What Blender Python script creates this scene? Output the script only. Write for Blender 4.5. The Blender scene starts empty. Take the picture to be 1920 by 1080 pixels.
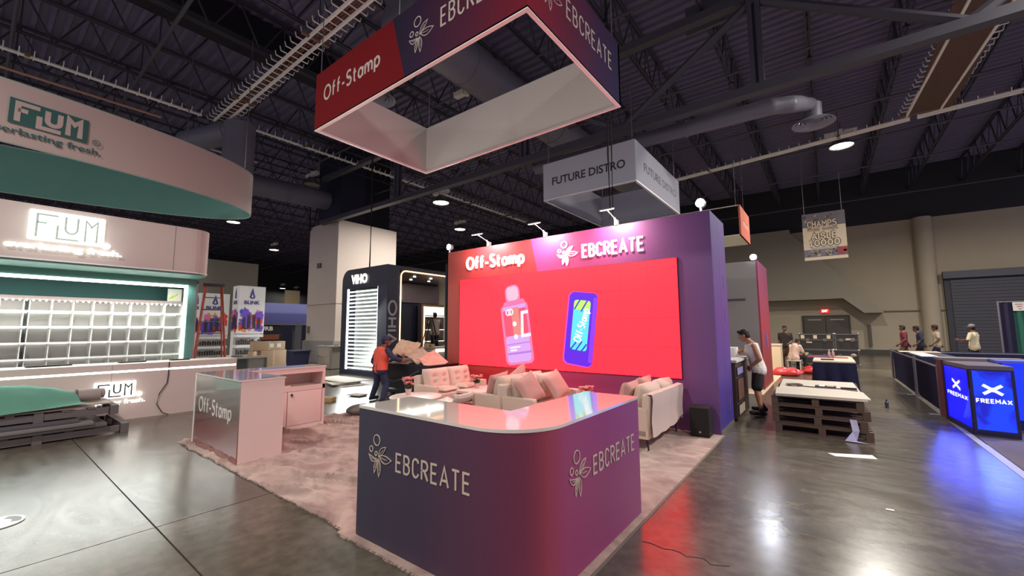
import bpy, bmesh, math, random
from mathutils import Vector, Matrix, noise
random.seed(7)
C = bpy.context.scene.collection
SC = bpy.context.scene
# ------------------------------------------------------------------ camera, world, exposure
cd = bpy.data.cameras.new('camera'); cam = bpy.data.objects.new('camera', cd); C.objects.link(cam)
cd.sensor_width = 36.0; cd.lens = 771.34/1920*36; cd.clip_end = 300; cd.clip_start = 0.05
yaw, pit, rol = [math.radians(a) for a in (-37.297, 5.6836, -0.2617)]
fwd = Vector((math.sin(yaw)*math.cos(pit), math.cos(yaw)*math.cos(pit), math.sin(pit)))
rgt = Vector((math.cos(yaw), -math.sin(yaw), 0)); upv = rgt.cross(fwd)
r_ = rgt*math.cos(rol)+upv*math.sin(rol); u_ = -rgt*math.sin(rol)+upv*math.cos(rol)
cam.matrix_world = Matrix(((r_.x, u_.x, -fwd.x, 0), (r_.y, u_.y, -fwd.y, 0), (r_.z, u_.z, -fwd.z, 1.655), (0, 0, 0, 1)))
SC.camera = cam
W = bpy.data.worlds.new('world'); SC.world = W; W.use_nodes = True
W.node_tree.nodes['Background'].inputs[0].default_value = (0.68, 0.64, 0.84, 1)
W.node_tree.nodes['Background'].inputs[1].default_value = 0.48
SC.view_settings.view_transform = 'Standard'; SC.view_settings.look = 'None'
SC.view_settings.exposure = 0.0; SC.view_settings.gamma = 1.0; SC.view_settings.use_curve_mapping = False
HALL_W = 740.0      # watts of each ceiling lamp
def lamp(name, kind, loc, power, color=(1, 1, 1), size=0.5, rot=None, sy=None, spread=None, aim=None):
    l = bpy.data.lights.new(name, kind); l.energy = power; l.color = color
    if kind == 'AREA':
        l.shape = 'RECTANGLE' if sy else 'DISK'; l.size = size
        if sy: l.size_y = sy
        if spread: l.spread = spread
    elif kind == 'SPOT':
        l.spot_size = spread or 1.6; l.spot_blend = 0.6; l.shadow_soft_size = size
    else: l.shadow_soft_size = size
    o = bpy.data.objects.new(name, l); C.objects.link(o); o.location = loc
    if aim is not None: o.rotation_euler = (Vector(aim)-Vector(loc)).to_track_quat('-Z', 'Y').to_euler()
    elif rot: o.rotation_euler = rot
    return o
# ------------------------------------------------------------------ materials
def lin(c):
    def g(v):
        v = v/255.0
        return v/12.92 if v <= 0.04045 else ((v+0.055)/1.055)**2.4
    return (g(c[0]), g(c[1]), g(c[2]), 1)
MATS = {}
def mat(name, c=(128, 128, 128), rough=0.5, metal=0.0, var=0.0, scale=12.0, bump=0.0, em=0.0, emc=None, spec=0.5, alpha=1.0, coat=0.0, trans=0.0, rvar=0.0, stretch=None):
    if name in MATS: return MATS[name]
    m = bpy.data.materials.new(name); m.use_nodes = True; n = m.node_tree; b = n.nodes['Principled BSDF']
    col = lin(c)
    b.inputs['Base Color'].default_value = col; b.inputs['Roughness'].default_value = rough; b.inputs['Metallic'].default_value = metal
    b.inputs['Specular IOR Level'].default_value = spec; b.inputs['Coat Weight'].default_value = coat; b.inputs['Coat Roughness'].default_value = 0.05
    b.inputs['Transmission Weight'].default_value = trans; b.inputs['Alpha'].default_value = alpha
    if em:
        b.inputs['Emission Color'].default_value = lin(emc or c); b.inputs['Emission Strength'].default_value = em
    if var or bump or rvar:
        tc = n.nodes.new('ShaderNodeTexCoord'); nz = n.nodes.new('ShaderNodeTexNoise')
        nz.inputs['Scale'].default_value = scale; nz.inputs['Detail'].default_value = 5
        src = tc.outputs['Object']
        if stretch:
            mp = n.nodes.new('ShaderNodeMapping'); mp.inputs['Scale'].default_value = stretch
            n.links.new(src, mp.inputs[0]); src = mp.outputs[0]
        n.links.new(src, nz.inputs['Vector'])
        if var:
            mx = n.nodes.new('ShaderNodeMix'); mx.data_type = 'RGBA'
            mx.inputs[6].default_value = tuple(max(0, v*(1-var)) for v in col[:3])+(1,)
            mx.inputs[7].default_value = tuple(min(1, v*(1+var)) for v in col[:3])+(1,)
            n.links.new(nz.outputs['Fac'], mx.inputs[0]); n.links.new(mx.outputs[2], b.inputs['Base Color'])
        if rvar:
            mr = n.nodes.new('ShaderNodeMapRange'); mr.inputs[3].default_value = max(0.02, rough-rvar); mr.inputs[4].default_value = rough+rvar
            n.links.new(nz.outputs['Fac'], mr.inputs[0]); n.links.new(mr.outputs[0], b.inputs['Roughness'])
        if bump:
            bp = n.nodes.new('ShaderNodeBump'); bp.inputs['Strength'].default_value = bump; bp.inputs['Distance'].default_value = 0.01
            n.links.new(nz.outputs['Fac'], bp.inputs['Height']); n.links.new(bp.outputs[0], b.inputs['Normal'])
    MATS[name] = m; return m
def grad(name, axis, p0, p1, stops, rough=0.45, em=0.0, noise_amt=0.0, coat=0.0, spec=0.5):
    """print colour that runs along a world axis"""
    m = bpy.data.materials.new(name); m.use_nodes = True; n = m.node_tree; b = n.nodes['Principled BSDF']
    g = n.nodes.new('ShaderNodeNewGeometry'); d = n.nodes.new('ShaderNodeVectorMath'); d.operation = 'DOT_PRODUCT'
    d.inputs[1].default_value = axis; n.links.new(g.outputs['Position'], d.inputs[0])
    mr = n.nodes.new('ShaderNodeMapRange'); mr.inputs[1].default_value = p0; mr.inputs[2].default_value = p1
    n.links.new(d.outputs['Value'], mr.inputs[0])
    r = n.nodes.new('ShaderNodeValToRGB'); el = r.color_ramp.elements
    while len(el) < len(stops): el.new(0.5)
    for e, (p, c) in zip(el, stops): e.position = p; e.color = lin(c)
    n.links.new(mr.outputs[0], r.inputs[0]); n.links.new(r.outputs[0], b.inputs['Base Color'])
    b.inputs['Roughness'].default_value = rough; b.inputs['Coat Weight'].default_value = coat; b.inputs['Specular IOR Level'].default_value = spec
    if em: n.links.new(r.outputs[0], b.inputs['Emission Color']); b.inputs['Emission Strength'].default_value = em
    return m
# ------------------------------------------------------------------ objects
WM = {}
def tag(o, label=None, cat=None, group=None, kind=None):
    if label: o['label'] = label
    if cat: o['category'] = cat
    if group: o['group'] = group
    if kind: o['kind'] = kind
    return o
def thing(name, label, cat, loc=(0, 0, 0), rz=0.0, group=None, kind=None):
    o = bpy.data.objects.new(name, None); C.objects.link(o); o.location = loc; o.rotation_euler = (0, 0, rz)
    o.empty_display_size = 0.2
    WM[o.name] = Matrix.Translation(Vector(loc)) @ Matrix.Rotation(rz, 4, 'Z')
    return tag(o, label, cat, group, kind)
def copy_tree(o, parent=None):
    c = o.copy(); C.objects.link(c); c.parent = parent
    for ch in list(o.children): copy_tree(ch, c)
    return c
def place(o, loc, rz, label=None, group=None):
    o.location = loc; o.rotation_euler = (0, 0, rz)
    if label: o['label'] = label
    if group: o['group'] = group
    return o
class MB:
    def __init__(s): s.v = []; s.f = []; s.M = None
    def add(s, vs, fs):
        k = len(s.v)
        if s.M is not None: vs = [s.M @ Vector(p) for p in vs]
        s.v.extend([tuple(p) for p in vs]); s.f.extend([tuple(i+k for i in f) for f in fs]); return s
    def box(s, a, b):
        x0, y0, z0 = a; x1, y1, z1 = b
        return s.add([(x0, y0, z0), (x1, y0, z0), (x1, y1, z0), (x0, y1, z0), (x0, y0, z1), (x1, y0, z1), (x1, y1, z1), (x0, y1, z1)],
                     [(3, 2, 1, 0), (4, 5, 6, 7), (0, 1, 5, 4), (1, 2, 6, 5), (2, 3, 7, 6), (3, 0, 4, 7)])
    def cbox(s, c, size, rz=0.0, R=None):
        hx, hy, hz = [v/2 for v in size]; R = R or Matrix.Rotation(rz, 3, 'Z'); c = Vector(c)
        vs = [c + R @ Vector((sx*hx, sy*hy, sz*hz)) for sz in (-1, 1) for sx, sy in ((-1, -1), (1, -1), (1, 1), (-1, 1))]
        return s.add(vs, [(3, 2, 1, 0), (4, 5, 6, 7), (0, 1, 5, 4), (1, 2, 6, 5), (2, 3, 7, 6), (3, 0, 4, 7)])
    def prism(s, poly, z0, z1):
        n = len(poly)
        vs = [(x, y, z0) for x, y in poly]+[(x, y, z1) for x, y in poly]
        return s.add(vs, [tuple(range(n-1, -1, -1)), tuple(range(n, 2*n))]+[(i, (i+1) % n, n+(i+1) % n, n+i) for i in range(n)])
    def cyl(s, p0, p1, r0, r1=None, n=12, caps=True):
        p0 = Vector(p0); p1 = Vector(p1); r1 = r0 if r1 is None else r1
        d = (p1-p0); q = d.to_track_quat('Z', 'Y') if d.length > 1e-9 else Matrix.Identity(3).to_quaternion()
        vs = []
        for p, r in ((p0, r0), (p1, r1)):
            for i in range(n):
                a = 2*math.pi*i/n; vs.append(p + q @ Vector((r*math.cos(a), r*math.sin(a), 0)))
        fs = [(i, (i+1) % n, n+(i+1) % n, n+i) for i in range(n)]
        if caps: fs += [tuple(range(n-1, -1, -1)), tuple(range(n, 2*n))]
        return s.add(vs, fs)
    def tube(s, pts, r, n=6):
        pts = [Vector(p) for p in pts]; vs = []; fs = []
        for i, p in enumerate(pts):
            d = (pts[min(i+1, len(pts)-1)]-pts[max(i-1, 0)]).normalized(); q = d.to_track_quat('Z', 'Y')
            for k in range(n):
                a = 2*math.pi*k/n; vs.append(p+q @ Vector((r*math.cos(a), r*math.sin(a), 0)))
        for i in range(len(pts)-1):
            for k in range(n): fs.append((i*n+k, i*n+(k+1) % n, (i+1)*n+(k+1) % n, (i+1)*n+k))
        fs += [tuple(range(n-1, -1, -1)), tuple((len(pts)-1)*n+k for k in range(n))]
        return s.add(vs, fs)
    def lathe(s, prof, c=(0, 0, 0), n=20, caps=True):
        c = Vector(c); vs = []; fs = []
        for r, z in prof:
            for k in range(n):
                a = 2*math.pi*k/n; vs.append(c+Vector((r*math.cos(a), r*math.sin(a), z)))
        for i in range(len(prof)-1):
            for k in range(n): fs.append((i*n+k, i*n+(k+1) % n, (i+1)*n+(k+1) % n, (i+1)*n+k))
        if caps: fs += [tuple(range(n-1, -1, -1)), tuple((len(prof)-1)*n+k for k in range(n))]
        return s.add(vs, fs)
    def ball(s, c, r, n=10, m=7):
        if not hasattr(r, '__len__'): r = (r, r, r)
        c = Vector(c); vs = [c+Vector((0, 0, -r[2]))]; fs = []
        for j in range(1, m):
            t = -math.pi/2+math.pi*j/m
            for k in range(n):
                a = 2*math.pi*k/n; vs.append(c+Vector((r[0]*math.cos(t)*math.cos(a), r[1]*math.cos(t)*math.sin(a), r[2]*math.sin(t))))
        vs.append(c+Vector((0, 0, r[2]))); top = len(vs)-1
        for k in range(n):
            fs.append((0, 1+(k+1) % n, 1+k)); fs.append((top, top-n+k, top-n+(k+1) % n))
        for j in range(m-2):
            for k in range(n): fs.append((1+j*n+k, 1+j*n+(k+1) % n, 1+(j+1)*n+(k+1) % n, 1+(j+1)*n+k))
        return s.add(vs, fs)
    def cone(s, p0, p1, r0, r1, n=12):        # closed capsule with two radii
        s.cyl(p0, p1, r0, r1, n); s.ball(p0, r0, n, 8); s.ball(p1, r1, n, 8); return s
    def poly(s, pts): return s.add(pts, [tuple(range(len(pts)))])
    def pillow(s, c, size, R=None, n=9, pinch=0.07, dimples=()):
        """soft cushion: size = (w, d, thickness) in its own frame, thickness along local z"""
        w, d, t = size; R = R or Matrix.Identity(3); c = Vector(c); vs = []; fs = []
        for side in (1, -1):
            for i in range(n):
                for j in range(n):
                    u = -1+2*i/(n-1); v = -1+2*j/(n-1)
                    h = ((1-u**4)*(1-v**4))**0.45
                    x = u*(1-pinch*(1-v*v)); y = v*(1-pinch*(1-u*u))
                    for (a, b) in dimples: h -= 0.55*math.exp(-((u-a)**2+(v-b)**2)/0.012)+0.12*math.exp(-((u-a)**2+(v-b)**2)/0.08)
                    wob = 0.05*math.sin(5*u+2*v)*math.sin(4*v-u)
                    vs.append(c+R @ Vector((x*w/2, y*d/2, side*max(0.0, h+wob*h)*t/2)))
        o = n*n
        for i in range(n-1):
            for j in range(n-1):
                a = i*n+j; q = (a, a+n, a+n+1, a+1); fs.append(q); fs.append(tuple(o+k for k in reversed(q)))
        return s.add(vs, fs)
    def ribbon(s, pts, w, d, O, X, U, closed=False):
        """flat stroke of width w and depth d drawn in the plane (X, U) through O, standing proud along X x U"""
        O, X, U = Vector(O), Vector(X), Vector(U); N = X.cross(U); P = [Vector(p) for p in pts]; n = len(P); vs = []; fs = []
        for i in range(n):
            a = P[(i-1) % n] if (closed or i > 0) else None; b = P[(i+1) % n] if (closed or i < n-1) else None
            d0 = (P[i]-a).normalized() if a is not None else None; d1 = (b-P[i]).normalized() if b is not None else None
            if d0 is None: d0 = d1
            if d1 is None: d1 = d0
            n0 = Vector((-d0.y, d0.x)); n1 = Vector((-d1.y, d1.x)); mm = n0+n1
            mm = mm.normalized() if mm.length > 1e-6 else n0
            k = 1/max(0.45, mm.dot(n0)); off = mm*(w/2*k)
            for q in (P[i]+off, P[i]-off):
                for dd in (0.0, d): vs.append(O+X*q.x+U*q.y+N*dd)
        for i in range(n if closed else n-1):
            a = 4*i; b = 4*((i+1) % n)
            fs += [(a+1, a+3, b+3, b+1), (a, b, b+2, a+2), (a, a+1, b+1, b), (a+3, a+2, b+2, b+3)]
        if not closed:
            fs += [(0, 2, 3, 1), (4*n-4, 4*n-3, 4*n-1, 4*n-2)]
        return s.add(vs, fs)
    def build(s, name, m, parent=None, smooth=False, bevel=0.0, seg=2, label=None, kind=None, world=True, sharp=35, fix=False):
        me = bpy.data.meshes.new(name); vs = s.v; W0 = Matrix.Identity(4)
        if parent is not None:
            W0 = WM.get(parent.name, Matrix.Identity(4))
            if world:
                I = W0.inverted(); vs = [tuple(I @ Vector(p)) for p in vs]
        me.from_pydata(vs, [], s.f); me.update()
        if bevel or fix:
            bm = bmesh.new(); bm.from_mesh(me)
            if fix: bmesh.ops.recalc_face_normals(bm, faces=bm.faces)
            if bevel:
                ed = [e for e in bm.edges if len(e.link_faces) == 2 and e.calc_face_angle(0) > 0.5]
                bmesh.ops.bevel(bm, geom=ed, offset=bevel, segments=seg, profile=0.6, affect='EDGES', clamp_overlap=True)
            bm.to_mesh(me); bm.free()
        if smooth or bevel:
            me.polygons.foreach_set('use_smooth', [True]*len(me.polygons))
            me.set_sharp_from_angle(angle=math.radians(sharp))
        if m is not None:
            for mm in (m if isinstance(m, (list, tuple)) else [m]): me.materials.append(mm)
        o = bpy.data.objects.new(name, me); C.objects.link(o)
        if parent is not None: o.parent = parent
        WM[o.name] = W0
        if label: o['label'] = label
        if kind: o['kind'] = kind
        return o
def solo(mb, name, m, label, cat, group=None, **k):
    """a thing that is one mesh"""
    o = mb.build(name, m, None, **k); return tag(o, label, cat, group)
def setting(mb, name, m, parent=None, **k):
    o = mb.build(name, m, parent, **k)
    if parent is None: o['kind'] = 'structure'
    return o
def remeshed(mb, name, m, parent, voxel=0.01, smooth_it=4, label=None):
    """one continuous skin over overlapping closed shapes"""
    me = bpy.data.meshes.new(name+'_raw'); me.from_pydata(mb.v, [], mb.f); me.update()
    o = bpy.data.objects.new(name, me); C.objects.link(o)
    r = o.modifiers.new('r', 'REMESH'); r.mode = 'VOXEL'; r.voxel_size = voxel; r.use_smooth_shade = True
    sm = o.modifiers.new('s', 'SMOOTH'); sm.factor = 0.5; sm.iterations = smooth_it
    bpy.context.view_layer.update()
    ev = o.evaluated_get(bpy.context.evaluated_depsgraph_get()); nm = bpy.data.meshes.new_from_object(ev)
    o.modifiers.clear(); o.data = nm; bpy.data.meshes.remove(me); nm.name = name
    nm.materials.clear(); nm.materials.append(m)
    nm.polygons.foreach_set('use_smooth', [True]*len(nm.polygons))
    o.parent = parent
    if label: o['label'] = label
    return o
# ------------------------------------------------------------------ lettering
FX = (Vector((1, 0, 0)), Vector((0, 0, 1)))      # a face that looks towards -Y
FY = (Vector((0, 1, 0)), Vector((0, 0, 1)))      # a face that looks towards +X
def arc(cx, cy, rx, ry, a0, a1, n=12):
    return [(cx+rx*math.cos(math.radians(a0+(a1-a0)*i/n)), cy+ry*math.sin(math.radians(a0+(a1-a0)*i/n))) for i in range(n+1)]
def glyphs():
    g = {}
    g['E'] = (.46, [[(.46, 1), (0, 1), (0, 0), (.46, 0)], [(0, .52), (.4, .52)]])
    g['B'] = (.5, [[(0, 0), (0, 1), (.22, 1)]+arc(.22, .77, .24, .23, 80, -80, 8)+[(.22, .54), (0, .54)], [(.22, .54)]+arc(.24, .27, .26, .27, 80, -80, 8)+[(.2, 0), (0, 0)]])
    g['C'] = (.52, [arc(.27, .72, .25, .28, 15, 180, 10)+arc(.27, .28, .25, .28, 180, 345, 10)])
    g['R'] = (.52, [[(0, 0), (0, 1), (.24, 1)]+arc(.24, .75, .26, .25, 80, -80, 8)+[(.2, .5), (0, .5)], [(.22, .5), (.52, 0)]])
    g['A'] = (.62, [[(0, 0), (.31, 1), (.62, 0)], [(.12, .3), (.5, .3)]])
    g['T'] = (.54, [[(0, 1), (.54, 1)], [(.27, 1), (.27, 0)]])
    g['O'] = (.86, [arc(.43, .5, .43, .5, 0, 360, 24)[:-1]+['closed']])
    g['f'] = (.36, [[(.12, 0), (.12, .72)]+arc(.28, .74, .16, .24, 170, 80, 6), [(0, .6), (.34, .6)]])
    g['-'] = (.3, [[(0, .36), (.3, .36)]])
    g['S'] = (.56, [arc(.28, .76, .26, .24, 35, 270, 12)+arc(.28, .26, .28, .26, 90, -145, 12)])
    g['t'] = (.34, [[(.12, .9), (.12, .18)]+arc(.26, .16, .14, .16, 190, 280, 5), [(0, .62), (.33, .62)]])
    g['a'] = (.50, [arc(.25, .31, .25, .31, 0, 360, 18)[:-1]+['closed'], [(.50, .64), (.50, 0)]])
    g['m'] = (.8, [[(0, 0), (0, .64)], [(0, .4)]+arc(.2, .4, .2, .22, 180, 0, 8)+[(.4, 0)], [(.4, .4)]+arc(.6, .4, .2, .22, 180, 0, 8)+[(.8, 0)]])
    g['p'] = (.52, [[(0, .64), (0, -.28)], arc(.26, .31, .26, .31, 0, 360, 18)[:-1]+['closed']])
    g['V'] = (.62, [[(0, 1), (.31, 0), (.62, 1)]]); g['I'] = (.02, [[(0, 0), (0, 1)]])
    g['H'] = (.5, [[(0, 0), (0, 1)], [(.5, 0), (.5, 1)], [(0, .52), (.5, .52)]])
    g['F'] = (.46, [[(.46, 1), (0, 1), (0, 0)], [(0, .5), (.4, .5)]])
    g['M'] = (.66, [[(0, 0), (0, 1), (.33, .42), (.66, 1), (.66, 0)]])
    g['X'] = (.6, [[(0, 1), (.6, 0)], [(0, 0), (.6, 1)]])
    g['G'] = (.56, [arc(.28, .72, .27, .28, 25, 180, 10)+arc(.28, .28, .27, .28, 180, 360, 10)+[(.55, .45), (.32, .45)]])
    g['D'] = (.52, [[(.2, 1), (0, 1), (0, 0), (.2, 0)]+arc(.22, .5, .3, .5, 270, 450, 12)]); g['W'] = (.84, [[(0, 1), (.2, 0), (.42, .8), (.64, 0), (.84, 1)]]); g['P'] = (.5, [[(0, 0), (0, 1), (.22, 1)]+arc(.24, .73, .26, .27, 80, -80, 8)+[(.2, .46), (0, .46)]])
    g['1'] = (.36, [[(0, .8), (.18, 1), (.18, 0)], [(0, 0), (.36, 0)]]); g['0'] = (.56, [arc(.28, .5, .28, .5, 0, 360, 18)[:-1]+['closed']])
    g['L'] = (.42, [[(0, 1), (0, 0), (.42, 0)]]); g['N'] = (.56, [[(0, 0), (0, 1), (.56, 0), (.56, 1)]])
    g['K'] = (.52, [[(0, 0), (0, 1)], [(.5, 1), (.02, .45)], [(.16, .6), (.54, 0)]])
    g['U'] = (.54, [[(0, 1), (0, .27)]+arc(.27, .27, .27, .27, 180, 360, 10)+[(.54, 1)]])
    g[' '] = (.35, [])
    return g
GL = glyphs()
def strokes(text, w, h, gap=.22):
    """polylines of a word scaled into width w and cap height h"""
    x = 0; out = []
    for ch in text:
        gw, ps = GL[ch]
        out.append([([(x+p[0], p[1]) for p in q if p != 'closed'], 'closed' in q) for q in ps]); x += gw+gap
    k = w/(x-gap)
    return [[([(px*k, pz*h) for px, pz in q], c) for q, c in L] for L in out]
def write(mb, text, O, FR, w, h, sw, d=0.003, gap=.22):
    for L in strokes(text, w, h, gap):
        for k, (q, c) in enumerate(L): mb.ribbon(q, sw, d+.0008*k, O, FR[0], FR[1], c)
    return mb
def blossom(mb, O, FR, w, h, sw, d=0.003):
    """three rings above a cluster of five outlined petals"""
    T = lambda x, y: ((x-75)/295*w, (683-y)/533*h)
    for cx, cy, r in ((178, 224, .14), (107, 355, .075), (172, 398, .052)):
        X, Z = T(cx, cy); mb.ribbon(arc(X, Z, r*w, r*w, 0, 360, 18)[:-1], sw, d, O, FR[0], FR[1], True)
    for (bx, by), (tx, ty), k0, k1 in (((208, 430), (300, 288), .26, -.10), ((215, 423), (368, 437), .14, -.30), ((205, 461), (215, 683), .22, -.10), ((190, 470), (155, 651), .10, -.20), ((180, 462), (78, 430), .05, .42)):
        B, T1 = Vector(T(bx, by)), Vector(T(tx, ty)); dd = T1-B; nn = Vector((-dd.y, dd.x))
        def q(k, t): return B+dd*t+nn*(k*4*t*(1-t)*(1-.25*t))
        o = [q(k0, i/8) for i in range(9)]+[q(k1, 1-i/8) for i in range(1, 8)]
        mb.ribbon(o, sw*.75, d+abs(k0)*.004, O, FR[0], FR[1], True)
        mb.ribbon([q((k0+k1)/2*.8, .05+i*.1) for i in range(7)], sw*.42, d, O, FR[0], FR[1])
    return mb
def font_mesh(text, bold=0.0):
    c = bpy.data.curves.new('t', 'FONT'); c.body = text; c.size = 1.0; c.offset = bold; c.resolution_u = 3
    o = bpy.data.objects.new('t', c); C.objects.link(o)
    bpy.context.view_layer.update()
    me = bpy.data.meshes.new_from_object(o.evaluated_get(bpy.context.evaluated_depsgraph_get()))
    v = [tuple(p.co) for p in me.vertices]; f = [tuple(p.vertices) for p in me.polygons]
    bpy.data.objects.remove(o); bpy.data.curves.remove(c); bpy.data.meshes.remove(me)
    return v, f
def label_text(mb, text, O, FR, w, h, bold=0.01, d=0.003):
    """printed lettering in a plain sans face, stretched into w x h with its lower left corner at O"""
    v, f = font_mesh(text, bold)
    x0 = min(p[0] for p in v); x1 = max(p[0] for p in v); y0 = min(p[1] for p in v); y1 = max(p[1] for p in v)
    O, X, U = Vector(O), Vector(FR[0]), Vector(FR[1]); N = X.cross(U)
    mb.add([O+X*((p[0]-x0)/(x1-x0)*w)+U*((p[1]-y0)/(y1-y0)*h)+N*d for p in v], f); return mb
# ================================================================== THE HALL
def concrete():
    m = bpy.data.materials.new('polished_concrete'); m.use_nodes = True; n = m.node_tree; b = n.nodes['Principled BSDF']; L = n.links.new
    tc = n.nodes.new('ShaderNodeTexCoord')
    def nz(s, det=5, st=None, dist=0.0):
        k = n.nodes.new('ShaderNodeTexNoise'); k.inputs['Scale'].default_value = s; k.inputs['Detail'].default_value = det; k.inputs['Distortion'].default_value = dist
        if st:
            mp = n.nodes.new('ShaderNodeMapping'); mp.inputs['Scale'].default_value = st; L(tc.outputs['Object'], mp.inputs[0]); L(mp.outputs[0], k.inputs['Vector'])
        else: L(tc.outputs['Object'], k.inputs['Vector'])
        return k
    a = nz(0.55, 6, None, 0.6); f = nz(9, 8); s = nz(0.8, 8, (1.0, 3.2, 1), 2.5)
    r = n.nodes.new('ShaderNodeValToRGB'); e = r.color_ramp.elements
    e[0].position = .28; e[0].color = lin((68, 61, 53)); e[1].position = .72; e[1].color = lin((112, 103, 90)); L(a.outputs['Fac'], r.inputs[0])
    r2 = n.nodes.new('ShaderNodeValToRGB'); e = r2.color_ramp.elements
    e[0].position = .35; e[0].color = (.72, .72, .72, 1); e[1].position = .7; e[1].color = (1.15, 1.15, 1.15, 1); L(f.outputs['Fac'], r2.inputs[0])
    mx = n.nodes.new('ShaderNodeMix'); mx.data_type = 'RGBA'; mx.blend_type = 'MULTIPLY'; mx.inputs[0].default_value = 1; L(r.outputs[0], mx.inputs[6]); L(r2.outputs[0], mx.inputs[7])
    r3 = n.nodes.new('ShaderNodeValToRGB'); e = r3.color_ramp.elements
    e[0].position = .36; e[0].color = (.78, .77, .75, 1); e[1].position = .5; e[1].color = (1, 1, 1, 1); L(s.outputs['Fac'], r3.inputs[0])
    m2 = n.nodes.new('ShaderNodeMix'); m2.data_type = 'RGBA'; m2.blend_type = 'MULTIPLY'; m2.inputs[0].default_value = .55; L(mx.outputs[2], m2.inputs[6]); L(r3.outputs[0], m2.inputs[7])
    L(m2.outputs[2], b.inputs['Base Color'])
    mr = n.nodes.new('ShaderNodeMapRange'); mr.inputs[3].default_value = .16; mr.inputs[4].default_value = .31; L(s.outputs['Fac'], mr.inputs[0]); L(mr.outputs[0], b.inputs['Roughness'])
    bp = n.nodes.new('ShaderNodeBump'); bp.inputs['Strength'].default_value = .12; bp.inputs['Distance'].default_value = .004; L(f.outputs['Fac'], bp.inputs['Height']); L(bp.outputs[0], b.inputs['Normal'])
    b.inputs['Specular IOR Level'].default_value = .75
    return m
M_FLOOR = concrete()
M_JOINT = mat('joint_filler', (26, 24, 22), .8)
floor = setting(MB().box((-62, -12, -.3), (14, 34, -.012)), 'floor', M_JOINT)
xs = [-62, -50.6, -41.4, -32.2, -23, -13.8, -4.62, 4.58, 14]; ys = [-12, -8, 1.08, 10.2, 19.3, 28.4, 34]
for i in range(len(xs)-1):
    for j in range(len(ys)-1):
        g = .006
        MB().box((xs[i]+g, ys[j]+g, -.05), (xs[i+1]-g, ys[j+1]-g, 0)).build('slab', M_FLOOR, floor)
# a crack that wanders across the right aisle
ck = MB(); pts = [(-1.25+.055*i, 3.31+.02*math.sin(i*1.9)+.012*math.sin(i*4.1), .0008) for i in range(12)]
for p, q in zip(pts, pts[1:]):
    d = .006; ck.add([(p[0], p[1]-d, p[2]), (q[0], q[1]-d, q[2]), (q[0], q[1]+d, q[2]), (p[0], p[1]+d, p[2])], [(0, 1, 2, 3)])
ck.build('crack', M_JOINT, floor)
# ---- ceiling: ribbed deck, open web joists, girders
M_DECK = mat('deck_paint', (114, 107, 136), .6, var=.15, scale=1.5)
M_STEEL = mat('black_steel_paint', (64, 61, 74), .55, var=.2, scale=2)
M_STEEL2 = mat('grey_steel_paint', (80, 78, 86), .5, var=.15, scale=2)
dk = MB(); y = -12.0; X0, X1 = -62, 14; k = 0; prof = []
while y < 34:
    prof += [(y, 11.45), (y+.17, 11.45), (y+.2, 11.37), (y+.30, 11.37), (y+.33, 11.45)]; y += .34
for i in range(len(prof)-1):
    (a, za), (b, zb) = prof[i], prof[i+1]
    dk.add([(X0, a, za), (X1, a, za), (X1, b, zb), (X0, b, zb)], [(3, 2, 1, 0)])
dk.box((X0, -12, 11.6), (X1, 34, 11.7))
ceiling = setting(dk, 'ceiling', M_DECK)
def joist_mesh(y0, y1):
    m = MB(); n = int((y1-y0)/1.25)
    for zz, w in ((10.0, .05), (11.24, .05)):
        m.box((-.07, y0, zz), (-.02, y1, zz+.06)); m.box((.02, y0, zz), (.07, y1, zz+.06))
    s = (y1-y0)/n
    for i in range(n):
        a = y0+i*s; m.cyl((0, a, 10.03), (0, a+s/2, 11.27), .028, n=5, caps=False); m.cyl((0, a+s/2, 11.27), (0, a+s, 10.03), .028, n=5, caps=False)
        if i % 2: m.cyl((0, a+s/2, 10.03), (0, a+s/2, 11.27), .018, n=4, caps=False)
    return m
jb = joist_mesh(-12, 15).build('joist', M_STEEL, ceiling); jf = joist_mesh(15.2, 34).build('joist', M_STEEL, ceiling)
x = -61.5; first = True
while x < 13:
    for src in (jb, jf):
        o = src if first else src.copy()
        if not first: C.objects.link(o)
        o.location = (x, 0, 0)
    first = False; x += 2.2
def girder(y, z, x0, h=2.5):
    m = MB(); m.box((-20.3, y-.13, z), (14, y+.13, z+.2)); m.box((-20.3, y-.12, z+h-.2), (14, y+.12, z+h))
    s = 6.6; x = x0
    while x < 14:
        m.box((x-.13, y-.12, z+.2), (x-.03, y+.12, z+h-.2)); m.box((x+.03, y-.12, z+.2), (x+.13, y+.12, z+h-.2)); m.box((x-.13, y-.02, z+.2), (x+.13, y+.02, z+h-.2))
        if x+s < 14: m.cyl((x, y, z+h-.2), (x+s/2, y, z+.15), .1, n=6); m.cyl((x+s/2, y, z+.15), (x+s, y, z+h-.2), .1, n=6)
        x += s
    return m
girder(10.55, 7.0, -20.7+6.6).build('girder', M_STEEL2, ceiling)
MB().box((-14.45, -12, 10.5), (-13.5, 9.5, 11.3)).build('girder', mat('dark_strip', (24, 24, 34), .8), ceiling)  # solid dark box drawn for the dark strip under the deck
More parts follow.
